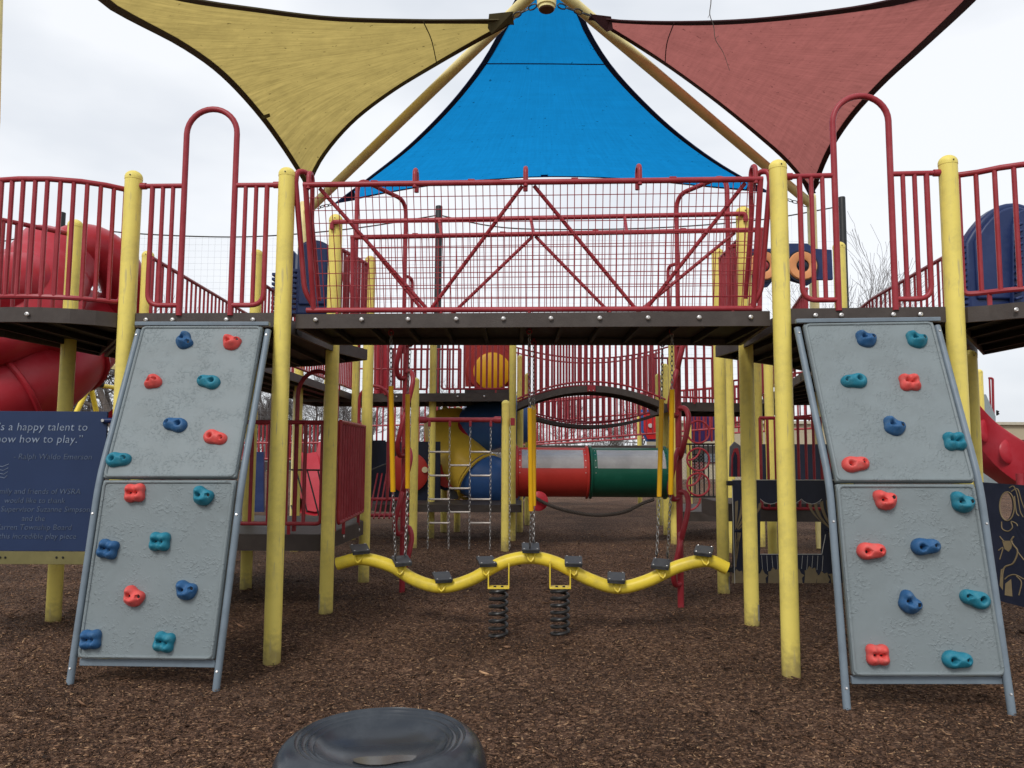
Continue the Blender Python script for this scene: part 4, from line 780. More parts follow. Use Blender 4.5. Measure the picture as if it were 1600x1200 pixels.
for px in (1192, 1253):
    p = P(px, 416, Yp - .02); q = MB(); q.lathe([(.17, .0), (.17, .012)], p, 32, (0, -1, 0)); q.build('round_backing', NAVD, t_); q = MB(); q.lathe([(.066, .0), (.148, .0), (.151, .02), (.140, .036), (.080, .038), (.066, .028), (.066, 0)], p, 32, (0, -1, 0)); rg = q.build('orange_ring', mat('orange_ring_plastic', (.70, .30, .12), .45, .1, 5) if 'orange_ring_plastic' not in MATS else MATS['orange_ring_plastic'], t_)
    q = MB(); q.lathe([(.05, 0), (.05, .03), (.03, .045)], p, 18, (0, -1, 0)); q.build('hub_knob', RED if px < 1200 else NAVD, rg); q = MB(); q.box(p + Vector((0, -.03, 0)), (.03, .03, .12)); q.build('finger_grip', NAVD, rg, bevel=.006)
t_ = thing('play_panel', 'far red panel with a big orange disc, behind the central bar rail', 'play panel', P(765, 580, 14.8))
q = MB(); q.prism([P(727, 604, 14.8), P(727, 520, 14.8), P(802, 520, 14.8), P(802, 604, 14.8)], (0, .05, 0)); q.build('red_board', REDB, t_)
q = MB(); q.lathe([(.47, 0), (.45, .04), (.42, .04)], P(765, 575, 14.78), 40, (0, -1, 0)); q.build('round_recess_rim', REDB, t_)
q = MB(); q.lathe([(.36, 0), (.36, .045), (.32, .07)], P(769, 580, 14.74), 40, (0, -1, 0)); q.build('orange_disc', ORA, t_)
q = MB(); q.box(P(765, 612, 14.6), (.95, .05, .10)); q.build('slotted_sill', DECK, t_, bevel=.006)
t_ = thing('play_panel', 'far tall red plastic wall left of the twisted climber, above the far deck', 'play panel', P(594, 600, 15.0))
q = MB(); q.prism([P(584, 618, 15.0), P(584, 500, 15.0), P(604, 500, 15.0), P(606, 618, 15.0)], (0, .3, 0)); q.build('red_board', REDP, t_, bevel=.02)
q = MB(); q.tube([P(590, 616, 14.9), P(592, 505, 14.9)], .04, 10); q.build('moulded_rib', REDP, t_)
t_ = thing('play_panel', 'navy low wall panel with a large red disc behind the chain ladder post', 'play panel', P(640, 735, 14.4))
q = MB(); q.prism([P(590, 690, 14.4), P(688, 690, 14.4), P(688, 786, 14.4), P(590, 786, 14.4)], (0, .05, 0)); q.build('navy_board', NAVD, t_)
q = MB(); q.lathe([(.38, 0), (.38, .04), (.33, .06)], P(638, 738, 14.36), 32, (0, -1, 0)); q.build('red_disc', REDB, t_)
for px in (641, 664): q = MB(); q.lathe([(.055, 0), (.055, .03)], P(px, 734, 14.28), 16, (0, -1, 0)); q.build('cream_knob', mat('cream_plastic', (.65, .58, .36), .5) if 'cream_plastic' not in MATS else MATS['cream_plastic'], t_)
t_ = thing('play_panel', 'grey arched doorway panel with a dark red opening beside the yellow slide', 'play panel', P(706, 730, 14.9))
greyp = mat('grey_plastic', (.11, .11, .12), .5); q = MB(); q.prism([P(702, 780, 14.9), P(702, 688, 14.9), P(716, 688, 14.9), P(716, 780, 14.9)], (0, .05, 0)); q.build('grey_board', greyp, t_)
q = MB(); q.lathe([(.30, 0), (.30, .03), (.27, .04)], P(700, 742, 14.85), 32, (0, -1, 0)); q.build('arch_rim', NAVD, t_); q = MB(); q.lathe([(.24, 0), (.24, .03)], P(700, 742, 14.80), 32, (0, -1, 0)); q.build('arch_inner', REDB, t_)
t_ = thing('play_panel', 'distant bright red panel in a blue surround right of the sagging bridge', 'play panel', P(1015, 670, 21.5))
q = MB(); q.prism([P(x, y, 21.5) for x, y in ((1000, 640), (1062, 640), (1062, 690), (1010, 690), (1001, 672))], (0, .06, 0)); q.build('blue_surround', BLUE, t_)
q = MB(); q.prism([P(x, y, 21.4) for x, y in ((1006, 645), (1026, 645), (1026, 686), (1012, 686), (1006, 672))], (0, .06, 0)); q.build('red_board', mat('vivid_red_plastic', (.62, .02, .02), .4), t_)
q = MB(); q.lathe([(.06, 0), (.06, .03)], P(1016, 665, 21.38), 16, (0, -1, 0)); q.build('round_hole', WHITE, t_)
t_ = thing('play_panel', 'distant violet and red barred panel behind the ring climber', 'play panel', P(1100, 665, 21.0))
q = MB(); q.prism([P(x, y, 21.0) for x, y in ((1080, 650), (1122, 645), (1122, 688), (1080, 692))], (0, .06, 0)); q.build('violet_board', mat('violet_plastic', (.06, .035, .16), .45), t_)
for px in (1084, 1093, 1103, 1112): q = MB(); q.tube([P(px, 648, 20.9), P(px, 690, 20.9)], .03, 8); q.build('red_bar', RED, t_)
t_ = thing('arched_door_panel', 'dark panel with a red arched opening between the posts behind the puppet stage', 'play panel', P(1150, 740, 9.6))
q = MB(); q.prism([P(x, y, 9.6) for x, y in ((1140, 745), (1141, 698), (1148, 690), (1158, 697), (1166, 693), (1172, 745))], (0, .04, 0)); q.build('grey_board', greyp, t_, bevel=.005)
q = MB(); q.prism([P(x, y, 9.56) for x, y in ((1143, 745), (1144, 712), (1148, 701), (1153, 700), (1156, 712), (1156, 745))], (0, .03, 0)); q.build('red_arch', RED, t_); q = MB(); q.prism([P(x, y, 9.53) for x, y in ((1146, 745), (1146, 716), (1149, 706), (1152, 712), (1152, 745))], (0, .03, 0)); q.build('dark_opening', NAVD, t_)
q = MB(); q.prism([P(x, y, 10.6) for x, y in ((1190, 790), (1190, 694), (1312, 694), (1312, 790))], (0, .05, 0)); tag(q.build('navy_wall_panel', NAVD), 'dark navy wall panel behind the bars above the puppet stage', 'wall panel')
q = MB(); q.prism([P(x, y, 15.5) for x, y in ((560, 786), (560, 688), (602, 688), (602, 786))], (0, .05, 0)); tag(q.build('navy_wall_panel', NAVD), 'dark navy wall panel behind the twisted climber at left', 'wall panel')
t_ = thing('rope_net', 'dark rope net strands behind the bars of the low platform', 'rope net', P(490, 760, 11.8))
for a, b_ in (((463, 735), (480, 800)), ((480, 735), (500, 812)), ((497, 736), (512, 806)), ((505, 735), (520, 790)), ((455, 790), (463, 812))): q = MB(); q.tube([P(*a, 11.6), P(*b_, 11.2)], .012, 6); q.build('net_strand', CORD, t_)
q = MB(); q.tube([P(455, 734, 11.6), P(525, 735, 11.6)], .014, 6); q.build('top_cord', CORD, t_)
t_ = thing('ramp_climber', 'far red sloping bar climber left of the twisted climber', 'climber', P(600, 770, 13.0))
for k in range(5): q = MB(); q.tube([P(590 + 7 * k, 740, 13.6), P(576 + 8 * k, 810, 12.6)], .014, 8); q.build('sloping_bar', RED, t_)
for y, Y in ((780, 13.0), (805, 12.7)): q = MB(); q.tube([P(572, y, Y), P(640, y, Y)], .03, 10); q.build('cross_bar', RED, t_)
q = MB(); q.tube([P(578, 735, 12.4), P(610, 722, 12.8)], .012, 6); q.build('chain_rail', CORD, t_)
# ring climber
t_ = thing('ring_climber', 'far red climber of stacked rings standing in front of black bars', 'climber', P(1090, 780, 12.8))
for y in (675, 718, 757): q = MB(); q.torus(P(1091, y, 12.8), (0, 1, 0), .185, .017, 28, 7); q.build('ring', RED, t_)
for y in (700, 740, 778): q = MB(); p = P(1075, y, 12.8); q.torus(p, (0, 1, 0), .2, .017, 14, 7, R(0), R(95)); q.build('arc_step', RED, t_)
barrier('black bar rail behind the far red ring climber', [P(1072, 778, 13.3), P(1122, 778, 13.3)], P(1090, 694, 13.3).z - P(1090, 778, 13.3).z, 7, r=.012, rr=.016, z0=.02, m=BLK, group='black bar railing', round_=0, feet=False)

# ================================================================ SIGN BOARDS
def text(s, size, origin, ux, uy, n_, m, parent, shear=0, align='CENTER', depth=.0025, name='lettering', space=1.0):
    cu = bpy.data.curves.new('lettering', 'FONT'); cu.body = s; cu.size = size; cu.align_x = align; cu.shear = shear; cu.extrude = depth; cu.resolution_u = 2; cu.space_character = space; cu.offset = -size * .008
    to = bpy.data.objects.new('lettering', cu); COL.objects.link(to); dg = bpy.context.evaluated_depsgraph_get(); me = bpy.data.meshes.new_from_object(to.evaluated_get(dg)); bpy.data.objects.remove(to)
    M_ = Matrix((ux, uy, n_)).transposed().to_4x4(); M_.translation = origin - PIV[parent.name]; me.transform(M_); me.materials.clear(); me.materials.append(m)
    o = bpy.data.objects.new(name, me); COL.objects.link(o); o.parent = parent; return o
YS = 6.0; X3 = Vector((1, 0, 0)); Z3 = Vector((0, 0, 1)); NF = Vector((0, -1, 0))
t_ = thing('quotation_board', 'navy quotation board with engraved pale lettering at the far left', 'sign board', P(20, 882, YS))
a = P(-190, 643, YS); b_ = P(168, 643, YS); zb = P(60, 861, YS).z; c0 = P(-190, 862, YS)
q = MB(); q.prism([Vector((a.x, YS, zb)), Vector((a.x, YS, b_.z)), Vector((b_.x, YS, b_.z)), Vector((b_.x, YS, zb))], (0, .02, 0)); q.build('sign_face', SIGNB, t_, smooth=False, bevel=.003)
zo = P(60, 882, YS).z; q = MB(); q.prism([Vector((a.x, YS + .004, zo)), Vector((a.x, YS + .004, zb - .004)), Vector((b_.x, YS + .004, zb - .004)), Vector((b_.x, YS + .004, zo))], (0, .025, 0)); st = q.build('bottom_strip', OLIVE, t_, smooth=False, bevel=.003)
for px in (0, 8, 88, 98): q = MB(); q.lathe([(.009, 0), (.006, .004)], P(px, 871, YS), 8, NF); q.build('screw', BLK, st)
q = MB(); q.tube([P(160, 657, YS - .012), P(190, 657, YS - .01)], .022, 12); q.build('clamp', NAVY, t_); q = MB(); q.lathe([(.012, 0), (.012, .01)], P(161, 657, YS - .03), 10, NF); q.build('bolt', BOLT, t_)
def line(s, px, py, h, al='CENTER', sh=.12, sp=1.0):
    text(s, h / 1200 * YS, P(px, py, YS) + Vector((0, -.0015, 0)), X3, Z3, NF, LETT if h > 15 else LETD, t_, sh, al, .002, space=sp)
line('It\u2019s a happy talent to', 137, 673, 17.4, 'RIGHT', sp=1.04); line('know how to play.\u201d', 129, 692, 17.4, 'RIGHT', sp=1.04); line('- Ralph Waldo Emerson', 144, 718, 12.6, 'RIGHT')
line('The family and friends of WSRA', 126, 772, 12, 'RIGHT'); line('would like to thank', 54, 786, 12); line('Township Supervisor Suzanne Simpson', 141, 800, 12, 'RIGHT'); line('and the', 52, 814, 12); line('Warren Township Board', 112, 828, 12, 'RIGHT'); line('for this incredible play piece', 119, 842, 12, 'RIGHT')
q = MB()
for k in range(4): q.tube([P(-14 + 3 * k, 726 + 6 * k, YS - .001), P(4 + k, 729 + 6 * k, YS - .001), P(14 - k, 725 + 6 * k, YS - .001)], .0018, 5)
q.build('engraved_drawing', LETT, t_)
# puppet stage
YP = 8.25; t_ = thing('puppet_stage_panel', 'navy puppet stage panel with striped curtains and an open window', 'play panel', P(1225, 913, YP))
T = lambda x, y, d=0: P(x, y, YP - d)
q = MB()
for x0, y0, x1, y1 in ((1145, 750, 1330, 779), (1145, 779, 1188, 866), (1284, 779, 1330, 866), (1145, 866, 1330, 911)): q.prism([T(x0, y1), T(x0, y0), T(x1, y0), T(x1, y1)], (0, .025, 0))
for k in range(3): xa = 1188 + 32 * k; q.prism([T(xa + 32 * i / 8, 779 + 0) for i in range(9)] + [T(xa + 32 * (8 - i) / 8, 779.5 + 8 * math.sin(PI * (8 - i) / 8) ** .8) for i in range(9)], (0, .02, 0))
q.build('stage_board', NAVD, t_, smooth=False)
q = MB()
for ln in ([(1145, 750), (1330, 750)], [(1144, 749), (1148, 912)], [(1188, 866), (1284, 866)], [(1284, 866), (1290, 835)]): q.tube([T(*p, .002) for p in ln], .004, 6)
for k in range(3): xa = 1188 + 32 * k; q.tube([T(xa + 32 * i / 8, 779.5 + 8 * math.sin(PI * i / 8) ** .8, .003) for i in range(9)], .003, 5)
q.build('pale_outline', WHITE, t_)
def curtain(x, s):
    q = MB()
    for k in range(5):
        f = lambda t_, o_: (x + s * (1.5 + (k * 9.2 + o_ * 4.6) * (1 - t_ ** 1.7) + (k + o_) * 1.3 * t_), 784 - 3 * math.sin((k + o_ * .5) * 1.3) + (44 - .8 * k) * t_)
        for i in range(8): q.prism([T(*f(i / 8, 0), .004), T(*f(i / 8, 1), .004), T(*f((i + 1) / 8, 1), .004), T(*f((i + 1) / 8, 0), .004)], (0, .003, 0))
    for k in range(4):
        f = lambda t_, o_: (x + s * (1.5 + (k * 2.0 + o_ * 1.3) * (1 + .9 * math.sin(t_ * 2.4 + k))), 832 + (54 - 7 * k) * t_)
        for i in range(6): q.prism([T(*f(i / 6, 0), .004), T(*f(i / 6, 1), .004), T(*f((i + 1) / 6, 1), .004), T(*f((i + 1) / 6, 0), .004)], (0, .003, 0))
    q.build('striped_curtain', KHAKI, t_, smooth=False); q = MB(); q.tube([T(x, 830, .006), T(x + s * 16, 828, .006)], .012, 6); q.build('curtain_tie', NAVD, t_)
curtain(1147, 1); curtain(1306, -1)
q = MB()
for k in range(13): x = 1190 + 8 * k; q.tube([T(x, 868, .002), T(x + (1.5 if k < 6 else -1.5), 890 + 3 * math.sin(k * 2.3), .002)], .0022, 4)
q.build('engraved_folds', WHITE, t_)
q = MB(); random.seed(3)
for k in range(9):
    x = 1153 + 19 * k; h = 893 + 5 * math.sin(k * 1.9); pts = [(x - 10, 911)] + [(x + 9 * math.cos(PI - PI * i / 7) * (1 + .2 * (i % 2)), h + 9 - 9 * math.sin(PI * i / 7) * (1 + .5 * (i % 2))) for i in range(8)] + [(x + 8, 911)]
    if k in (2, 5, 8): pts = [(x - 6, 911), (x - 7, 901), (x - 11, 897), (x - 3, 896), (x, 888), (x + 4, 896), (x + 9, 899), (x + 5, 903), (x + 6, 911)]
    q.prism([T(*p, .004) for p in pts], (0, .003, 0))
q.build('audience_silhouettes', KHAKI, t_, smooth=False)
for y in (755, 890): q = MB(); q.box(T(1140, y), (.06, .05, .05)); q.build('clamp', BLK, t_, bevel=.005)
# face panel far right
YF = 6.3; t_ = thing('face_hole_panel', 'black panel with an oval face hole and tan line drawing at the right edge', 'play panel', P(1580, 940, YF)); T = lambda x, y, d=0: P(x, y, YF - d - (x - 1540) * .004)
outer = [(1528, 753), (1700, 765), (1700, 975), (1528, 930)]; hole = [(1573.5 + 11.5 * math.cos(2 * PI * i / 24 + PI * 1.25), 791 + 22.5 * math.sin(2 * PI * i / 24 + PI * 1.25)) for i in range(24)]
def pick(i):          # outer boundary point matching hole point i
    k = i % 24; s = k / 6; e = int(s); f = s - e; a, b_ = outer[e % 4], outer[(e + 1) % 4]; return (a[0] + (b_[0] - a[0]) * f, a[1] + (b_[1] - a[1]) * f)
vs = [T(*hole[i]) for i in range(24)] + [T(*pick(i)) for i in range(24)]; off = Vector((0, .025, 0)); q = MB(); fs = [(i, (i + 1) % 24, 24 + (i + 1) % 24, 24 + i) for i in range(24)]
q.add(vs + [v + off for v in vs], fs + [tuple(48 + j for j in f[::-1]) for f in fs] + [(i, 48 + i, 48 + (i + 1) % 24, (i + 1) % 24) for i in range(24)] + [(24 + i, 24 + (i + 1) % 24, 72 + (i + 1) % 24, 72 + i) for i in range(24)]); q.build('panel_board', NAVD, t_, smooth=False)
q = MB(); q.tube([T(x, y, .003) for x, y in hole], .005, 6, closed=True); q.build('hole_rim', KHAKI, t_)
q = MB(); T2 = lambda pts, r=.0045: q.tube(spline([T(x, y, .003) for x, y in pts], 5), r, 5)
T2([(1580, 768), (1590, 764), (1597, 785), (1605, 805)]); T2([(1577, 762), (1584, 760), (1590, 775), (1594, 798), (1599, 808)]); T2([(1585, 775), (1588, 800), (1592, 806)]); T2([(1565, 815), (1566, 826), (1575, 830), (1582, 824), (1580, 815), (1588, 818), (1590, 822)])
T2([(1562, 838), (1568, 845), (1572, 846)]); T2([(1584, 838), (1580, 845), (1584, 852), (1590, 862), (1583, 880), (1570, 886), (1566, 900)], .006); T2([(1560, 860), (1567, 856), (1562, 874)]); T2([(1590, 862), (1600, 875)]); T2([(1588, 900), (1596, 910), (1592, 930)]); T2([(1570, 905), (1576, 900), (1586, 898), (1600, 905)])
T2([(1606, 770), (1615, 800), (1612, 830), (1622, 860)]); T2([(1610, 890), (1630, 880), (1640, 900)]); q.build('line_drawing', KHAKI, t_)
q = MB(); q.prism([T(*p, .004) for p in ((1566, 845), (1583, 845), (1580, 857), (1576, 862), (1570, 858))], (0, .003, 0)); q.prism([T(*p, .004) for p in ((1571, 912), (1580, 905), (1582, 932), (1570, 930))], (0, .003, 0)); q.prism([T(*p, .004) for p in ((1564, 890), (1568, 888), (1567, 922), (1562, 915))], (0, .003, 0)); q.build('tan_patches', KHAKI, t_, smooth=False)

# ================================================================ CANOPY
t_ = thing('canopy_frame', 'tan steel canopy frame with a central hub cylinder and long sloping struts', 'canopy frame', (0, 9, 0)); YH = 8.9
hb = P(854, 12, YH); q = MB(); q.lathe([(.098, -.0), (.098, .03), (.115, .04), (.118, .12), (.118, .9), (.10, .95)], hb + Vector((0, 0, -.02)), 32); q.build('hub', STRUT, t_)
q = MB(); q.lathe([(.088, -.012), (.088, .01)], hb + Vector((0, 0, -.02)), 28); q.build('hub_cap', HUBM, t_)
PLt = P(474, 330, 12.7); PRt = P(1268, 318, 12.4); HL = P(832, 5, YH); HRr = P(878, 5, YH)
for a, b_ in ((P(845, -22, YH), P(478, 332, 12.7)), (P(864, -22, YH), P(1266, 318, 12.4))): q = MB(); q.tube([a, b_], .072, 18); q.build('strut', STRUT, t_)
for a in (PLt, PRt): q = MB(); q.lathe([(.075, -a.z), (.075, .12), (.05, .16)], (a.x, a.y, a.z), 20); q.build('frame_post', STRUT, t_)
q = MB(); a = P(-2, 100, 6.3); ft = P(-90, 900, 6.3); ft.z = -.05; q.tube([ft, P(-6, 190, 6.3), P(0, -60, 6.3)], .03, 12); q.build('corner_post', STRUT, t_)
def shackle(label, a, b_):
    q = MB(); links(q, a, b_, .09, .009, .12, .028); tag(q.build('shackle_chain', SPR), label, 'chain', 'shackle chains of the shade sails')
def sail(name, label, L_, Rr, Bt, m, hem, seam=None, patches=(), bulge=(0, 0, 0), nb=26):
    """L_, Rr: apex -> corner edges, Bt: corner -> corner edge; every list of (px, py, distance)"""
    t_ = thing(name, label, 'shade sail', P(*L_[-1]), 'shade sails'); Lp = spline([P(*p) for p in L_], 8); Rp = spline([P(*p) for p in Rr], 8); Bp = spline([P(*p) for p in Bt], 8); rows = []; uvs = []
    for i in range(nb + 1):
        v = i / nb; a = along(Lp, v); b_ = along(Rp, v); row = []
        for j in range(nb + 1):
            u = j / nb; p = a.lerp(b_, u); base = Lp[-1].lerp(Rp[-1], u); p = p + (along(Bp, u) - base) * (v ** 3) + Vector(bulge) * (4 * u * (1 - u) * v * (1 - v) * 2.2); row.append(p)
        rows.append(row)
    q = MB(); q.grid(rows); o = q.build('sail_cloth', m, t_, angle=180); me = o.data; uv = me.uv_layers.new(name='UVMap')
    co = [(j / nb, i / nb) for i in range(nb + 1) for j in range(nb + 1)]
    for lp in me.loops: uv.data[lp.index].uv = co[lp.vertex_index]
    for E, inward in (([r[0] for r in rows], [r[1] for r in rows]), ([r[-1] for r in rows], [r[-2] for r in rows]), (rows[-1], rows[-2])):
        q = MB(); vs = []
        for k, (e_, i_) in enumerate(zip(E, inward)):
            tn = (E[min(k + 1, nb)] - E[max(k - 1, 0)]).normalized(); d = i_ - e_; d = d - tn * d.dot(tn); d = d.normalized() if d.length > 1e-4 else Vector((0, 0, -1)); nn = tn.cross(d).normalized(); w = .055
            vs.append([e_ - d * .02 + nn * .008, e_ + d * w + nn * .008, e_ + d * w - nn * .008, e_ - d * .02 - nn * .008, e_ - d * .02 + nn * .008])
        q.grid(vs); q.build('edge_hem', hem, t_)
    if seam is not None:
        i = int(seam * nb); q = MB(); q.tube([p + Vector((0, -.004, -.004)) for p in rows[i]], .009, 5); q.build('seam', hem, t_)
    for pr in patches:
        q = MB(); q.prism([P(*p) for p in pr], (0, .012, .01)); q.build('corner_patch', hem, t_, smooth=False)
    return rows
sail('shade_sail', 'olive yellow shade sail stretched across the upper left', [(802, 32, 9.1), (760, 32, 9.0), (650, 32, 8.7), (520, 28, 8.1), (400, 14, 7.4), (285, -4, 6.7), (150, -45, 5.6)],
     [(802, 34, 9.1), (750, 62, 9.4), (680, 102, 10.0), (610, 145, 10.7), (550, 192, 11.4), (505, 245, 12.0), (481, 292, 12.5)], [(150, -45, 5.6)] + [(162, 4, 6.2), (285, 72, 7.6), (350, 120, 8.8), (405, 180, 10.3), (445, 235, 11.5), (481, 292, 12.5)], F_YEL, HEMY, patches=(((802, 18, 9.0), (764, 22, 9.0), (762, 44, 9.05), (768, 53, 9.1), (800, 34, 9.1)), ((481, 302, 12.45), (466, 268, 12.3), (494, 268, 12.35))), seam=None)
sail('shade_sail', 'dusty red shade sail stretched across the upper right', [(922, 25, 9.1), (960, 32, 9.0), (1050, 35, 8.7), (1160, 32, 8.0), (1280, 20, 7.3), (1400, 0, 6.6), (1560, -50, 5.4)],
     [(922, 27, 9.1), (980, 62, 9.5), (1050, 108, 10.1), (1120, 160, 10.7), (1180, 210, 11.3), (1225, 252, 11.8), (1262, 300, 12.3)], [(1560, -50, 5.4), (1522, -2, 5.9), (1440, 75, 7.4), (1380, 130, 8.7), (1330, 185, 10.0), (1295, 240, 11.2), (1270, 302, 12.3)], F_RED, HEMR, patches=(((922, 22, 9.0), (955, 26, 9.0), (958, 46, 9.05), (948, 50, 9.1), (924, 28, 9.1)), ((1266, 310, 12.2), (1252, 282, 12.1), (1282, 284, 12.1))))
rb = sail('shade_sail', 'bright blue shade sail in the centre behind the hub', [(858, -80, 9.3), (808, -2, 9.7), (785, 45, 10.1), (750, 105, 10.6), (700, 168, 11.3), (640, 228, 12.0), (585, 272, 12.7), (525, 317, 13.3)],
     [(858, -80, 9.3), (898, -2, 9.7), (920, 50, 10.1), (955, 105, 10.6), (1005, 160, 11.2), (1060, 210, 11.8), (1125, 257, 12.4), (1200, 300, 13.0)], [(525, 317, 13.3), (610, 300, 14.0), (700, 286, 14.5), (790, 279, 14.7), (850, 276, 14.8), (930, 277, 14.7), (1010, 282, 14.4), (1110, 292, 13.7), (1200, 300, 13.0)], F_BLUE, HEMB, seam=.335,
     patches=(((525, 318, 13.2), (552, 298, 13.1), (560, 312, 13.2)), ((1200, 301, 12.9), (1172, 285, 12.9), (1165, 297, 13.0)), ((845, 268, 14.6), (856, 268, 14.6), (856, 277, 14.6), (845, 277, 14.6))))
q = MB(); q.prism([P(x, y, 10.1) for x, y in ((408, 181), (421, 177), (422, 182), (411, 186))], (0, .01, 0)); tag(q.build('webbing_tab', HEMY), 'small dark tab on the edge of the yellow shade sail', 'strap')
q = MB(); q.prism([P(x, y, 10.1) for x, y in ((1313, 170), (1322, 172), (1326, 178), (1315, 176))], (0, .01, 0)); tag(q.build('webbing_tab', HEMR), 'small dark tab on the edge of the red shade sail', 'strap')
q = MB(); q.tube(spline([P(660, 31, 8.6), P(674, 62, 9.2), P(682, 97, 9.9)], 6), .007, 5); tag(q.build('seam_cord', HEMY), 'dark stitched seam across the narrow end of the yellow sail', 'seam')
q = MB(); q.tube(spline([P(1053, 36, 8.6), P(1042, 68, 9.3), P(1039, 102, 9.9)], 6), .007, 5); tag(q.build('seam_cord', HEMR), 'dark stitched seam across the narrow end of the red sail', 'seam')
shackle('dark shackle chain from the hub to the yellow sail', P(838, 8, 8.8), P(802, 26, 8.95)); shackle('dark shackle chain from the hub to the red sail', P(872, 8, 8.8), P(922, 24, 8.95))
shackle('dark shackle chain at the left corner of the blue sail', P(525, 318, 13.2), P(488, 326, 12.7)); shackle('dark shackle chain at the right corner of the blue sail', P(1200, 302, 12.9), P(1262, 322, 12.4))

# ================================================================ BATTING NET AND BLACK POLES
YN = 26.0
for px, py, lb in ((97, 333, 'black pole of the ball net behind the left balcony rail'), (686, 323, 'black pole of the ball net behind the bridge grid'), (1315, 309, 'black pole of the ball net right of the right arch rail')):
    p = P(px, py, YN); q = MB(); q.piv = Vector((p.x, p.y, 0)); q.lathe([(.13, -.1), (.12, p.z), (.11, p.z + .02)], (p.x, p.y, 0), 16); tag(q.build('net_pole', BLK), lb, 'pole', 'black poles of the ball net')
cords = [[(-160, 395), (0, 378), (97, 352)], [(97, 352), (200, 364), (330, 370), (430, 368), (560, 356), (686, 336)], [(686, 336), (760, 352), (830, 358), (960, 358), (1080, 353), (1200, 342), (1315, 322)]]
for cpts, lb in zip(cords, ('sagging top cord of the ball net at the far left', 'sagging top cord of the ball net between the left and middle poles', 'sagging top cord of the ball net between the middle and right poles')):
    t_ = thing('ball_net', lb.replace('sagging top cord of the ball net', 'thin grey ball net with sagging cord'), 'net', P(*cpts[1], YN), 'grey ball netting'); cp = spline([P(x, y, YN) for x, y in cpts], 8); q = MB(); q.tube(cp, .022, 6); q.build('top_cord', CORD, t_)
    q = MB(); L_ = cp[-1].x - cp[0].x; n_ = int(L_ / .22)
    for i in range(n_): p = along(cp, i / n_); q.tube([p, Vector((p.x, p.y, 2.2))], .0022, 3, caps=False)
    z = 2.2
    while z < 9.0:
        q.tube([(cp[0].x, YN + .01, z), (cp[-1].x, YN + .01, z)], .0022, 3, caps=False); z += .22
    q.build('net_mesh', NETM, t_)

# ================================================================ TREES
def tree(label, base, h, seed, levels=5, r0=.16, m=BARK, group='bare winter trees', spread=.5, name='bare_tree', lean=0, rmin=.009):
    rd = random.Random(seed); t_ = thing(name, label, 'tree', base, group); tr = MB(); crn = MB()
    def grow(p, d, ln, r, lv):
        pts = [p]; rs = [r]; k = 5 if lv > 1 else 4
        for i in range(k):
            d = (d + Vector((rd.gauss(0, .13), rd.gauss(0, .13), rd.gauss(.03, .08)))).normalized(); p = p + d * (ln / k); pts.append(p); rs.append(max(rmin, r * (1 - .5 * (i + 1) / k)))
        (tr if lv >= levels - 1 else crn).tube(pts, rs, 7 if lv >= levels - 1 else (5 if lv > 2 else 3), caps=False)
        if lv == 0: return
        nb = rd.choice((3, 4, 4)) if lv > 1 else 4
        for i in range(nb):
            f = rd.uniform(.35, 1); q_ = along(pts, f); ax = Vector((rd.gauss(0, 1), rd.gauss(0, 1), rd.gauss(0, .5))).normalized(); nd = (d + ax * (spread + rd.random() * .45)).normalized(); nd.z = max(nd.z, -.05)
            grow(q_, nd, ln * rd.uniform(.55, .8), r * (1 - .5 * f) * rd.uniform(.5, .72), lv - 1)
        grow(pts[-1], d, ln * .72, rs[-1], lv - 1)
    grow(Vector((base[0], base[1], -.1)), Vector((lean, 0, 1)), h * .34, r0, levels)
    tr.build('trunk', m, t_); crn.build('crown', m, t_); return t_
p = P(1395, 600, 30); tree('bare young tree seen through the right arch rail', (p.x + .6, 30, 0), 11.8, 5, 4, .07, BARKF, lean=-.03, spread=.34, rmin=.006)
p = P(1340, 600, 31); tree('small bare tree left of the right arch rail opening', (p.x - .3, 31, 0), 10.6, 9, 4, .055, BARKF, spread=.34, rmin=.006)
p = P(192, 600, 32); tree('bare tree with a leaning dark trunk, in the gap above the quotation board', (p.x + .8, 32, 0), 12, 12, 5, .30, lean=-.25, spread=.7)
p = P(140, 600, 36); tree('slimmer bare tree beside the yellow swing frame', (p.x, 36, 0), 11, 14, 5, .2, BARKF, spread=.8)
p = P(225, 600, 40); tree('bare tree further right behind the left climbing wall', (p.x, 40, 0), 11, 17, 5, .2, BARKF, spread=.8)
def clone(src, loc, rz, sc, label):
    r = src.copy(); COL.objects.link(r); r.location = loc; r.rotation_euler = (0, 0, rz); r.scale = (sc,) * 3; r['label'] = label
    for ch in src.children: c = ch.copy(); COL.objects.link(c); c.parent = r
    return r
ta = tree('distant bare tree behind the low platform, first from the left', (P(415, 600, 55).x, 55, 0), 9, 21, 5, .22, BARKF, 'distant bare trees along the field', .7)
tb = tree('distant bare tree just right of the shaded post at the low platform', (P(470, 600, 60).x, 60, 0), 8, 22, 5, .22, BARKF, 'distant bare trees along the field', .7)
spots = [(445, 62, 'left post of the low platform'), (500, 58, 'dark hoop rail'), (540, 66, 'dense side rail'), (585, 70, 'left twisted climber'), (640, 75, 'taller ladder post'), (700, 78, 'chain ladder'), (840, 95, 'left half of the arched bridge'), (890, 100, 'middle of the arched bridge'), (950, 97, 'right half of the arched bridge'), (1000, 90, 'right end of the arched bridge'), (395, 64, 'post under the left walkway'), (360, 70, 'left climbing wall'), (100, 60, 'far left post'), (60, 55, 'red spiral slide'), (1040, 95, 'right hand chains'), (800, 98, 'slim post of the arched bridge')]
for i, (px, Y, nm) in enumerate(spots): clone(ta if i % 2 else tb, (P(px, 600, Y).x, Y, 0), i * 1.1, 1 + .15 * math.sin(i * 3), 'distant bare tree in line with the ' + nm)
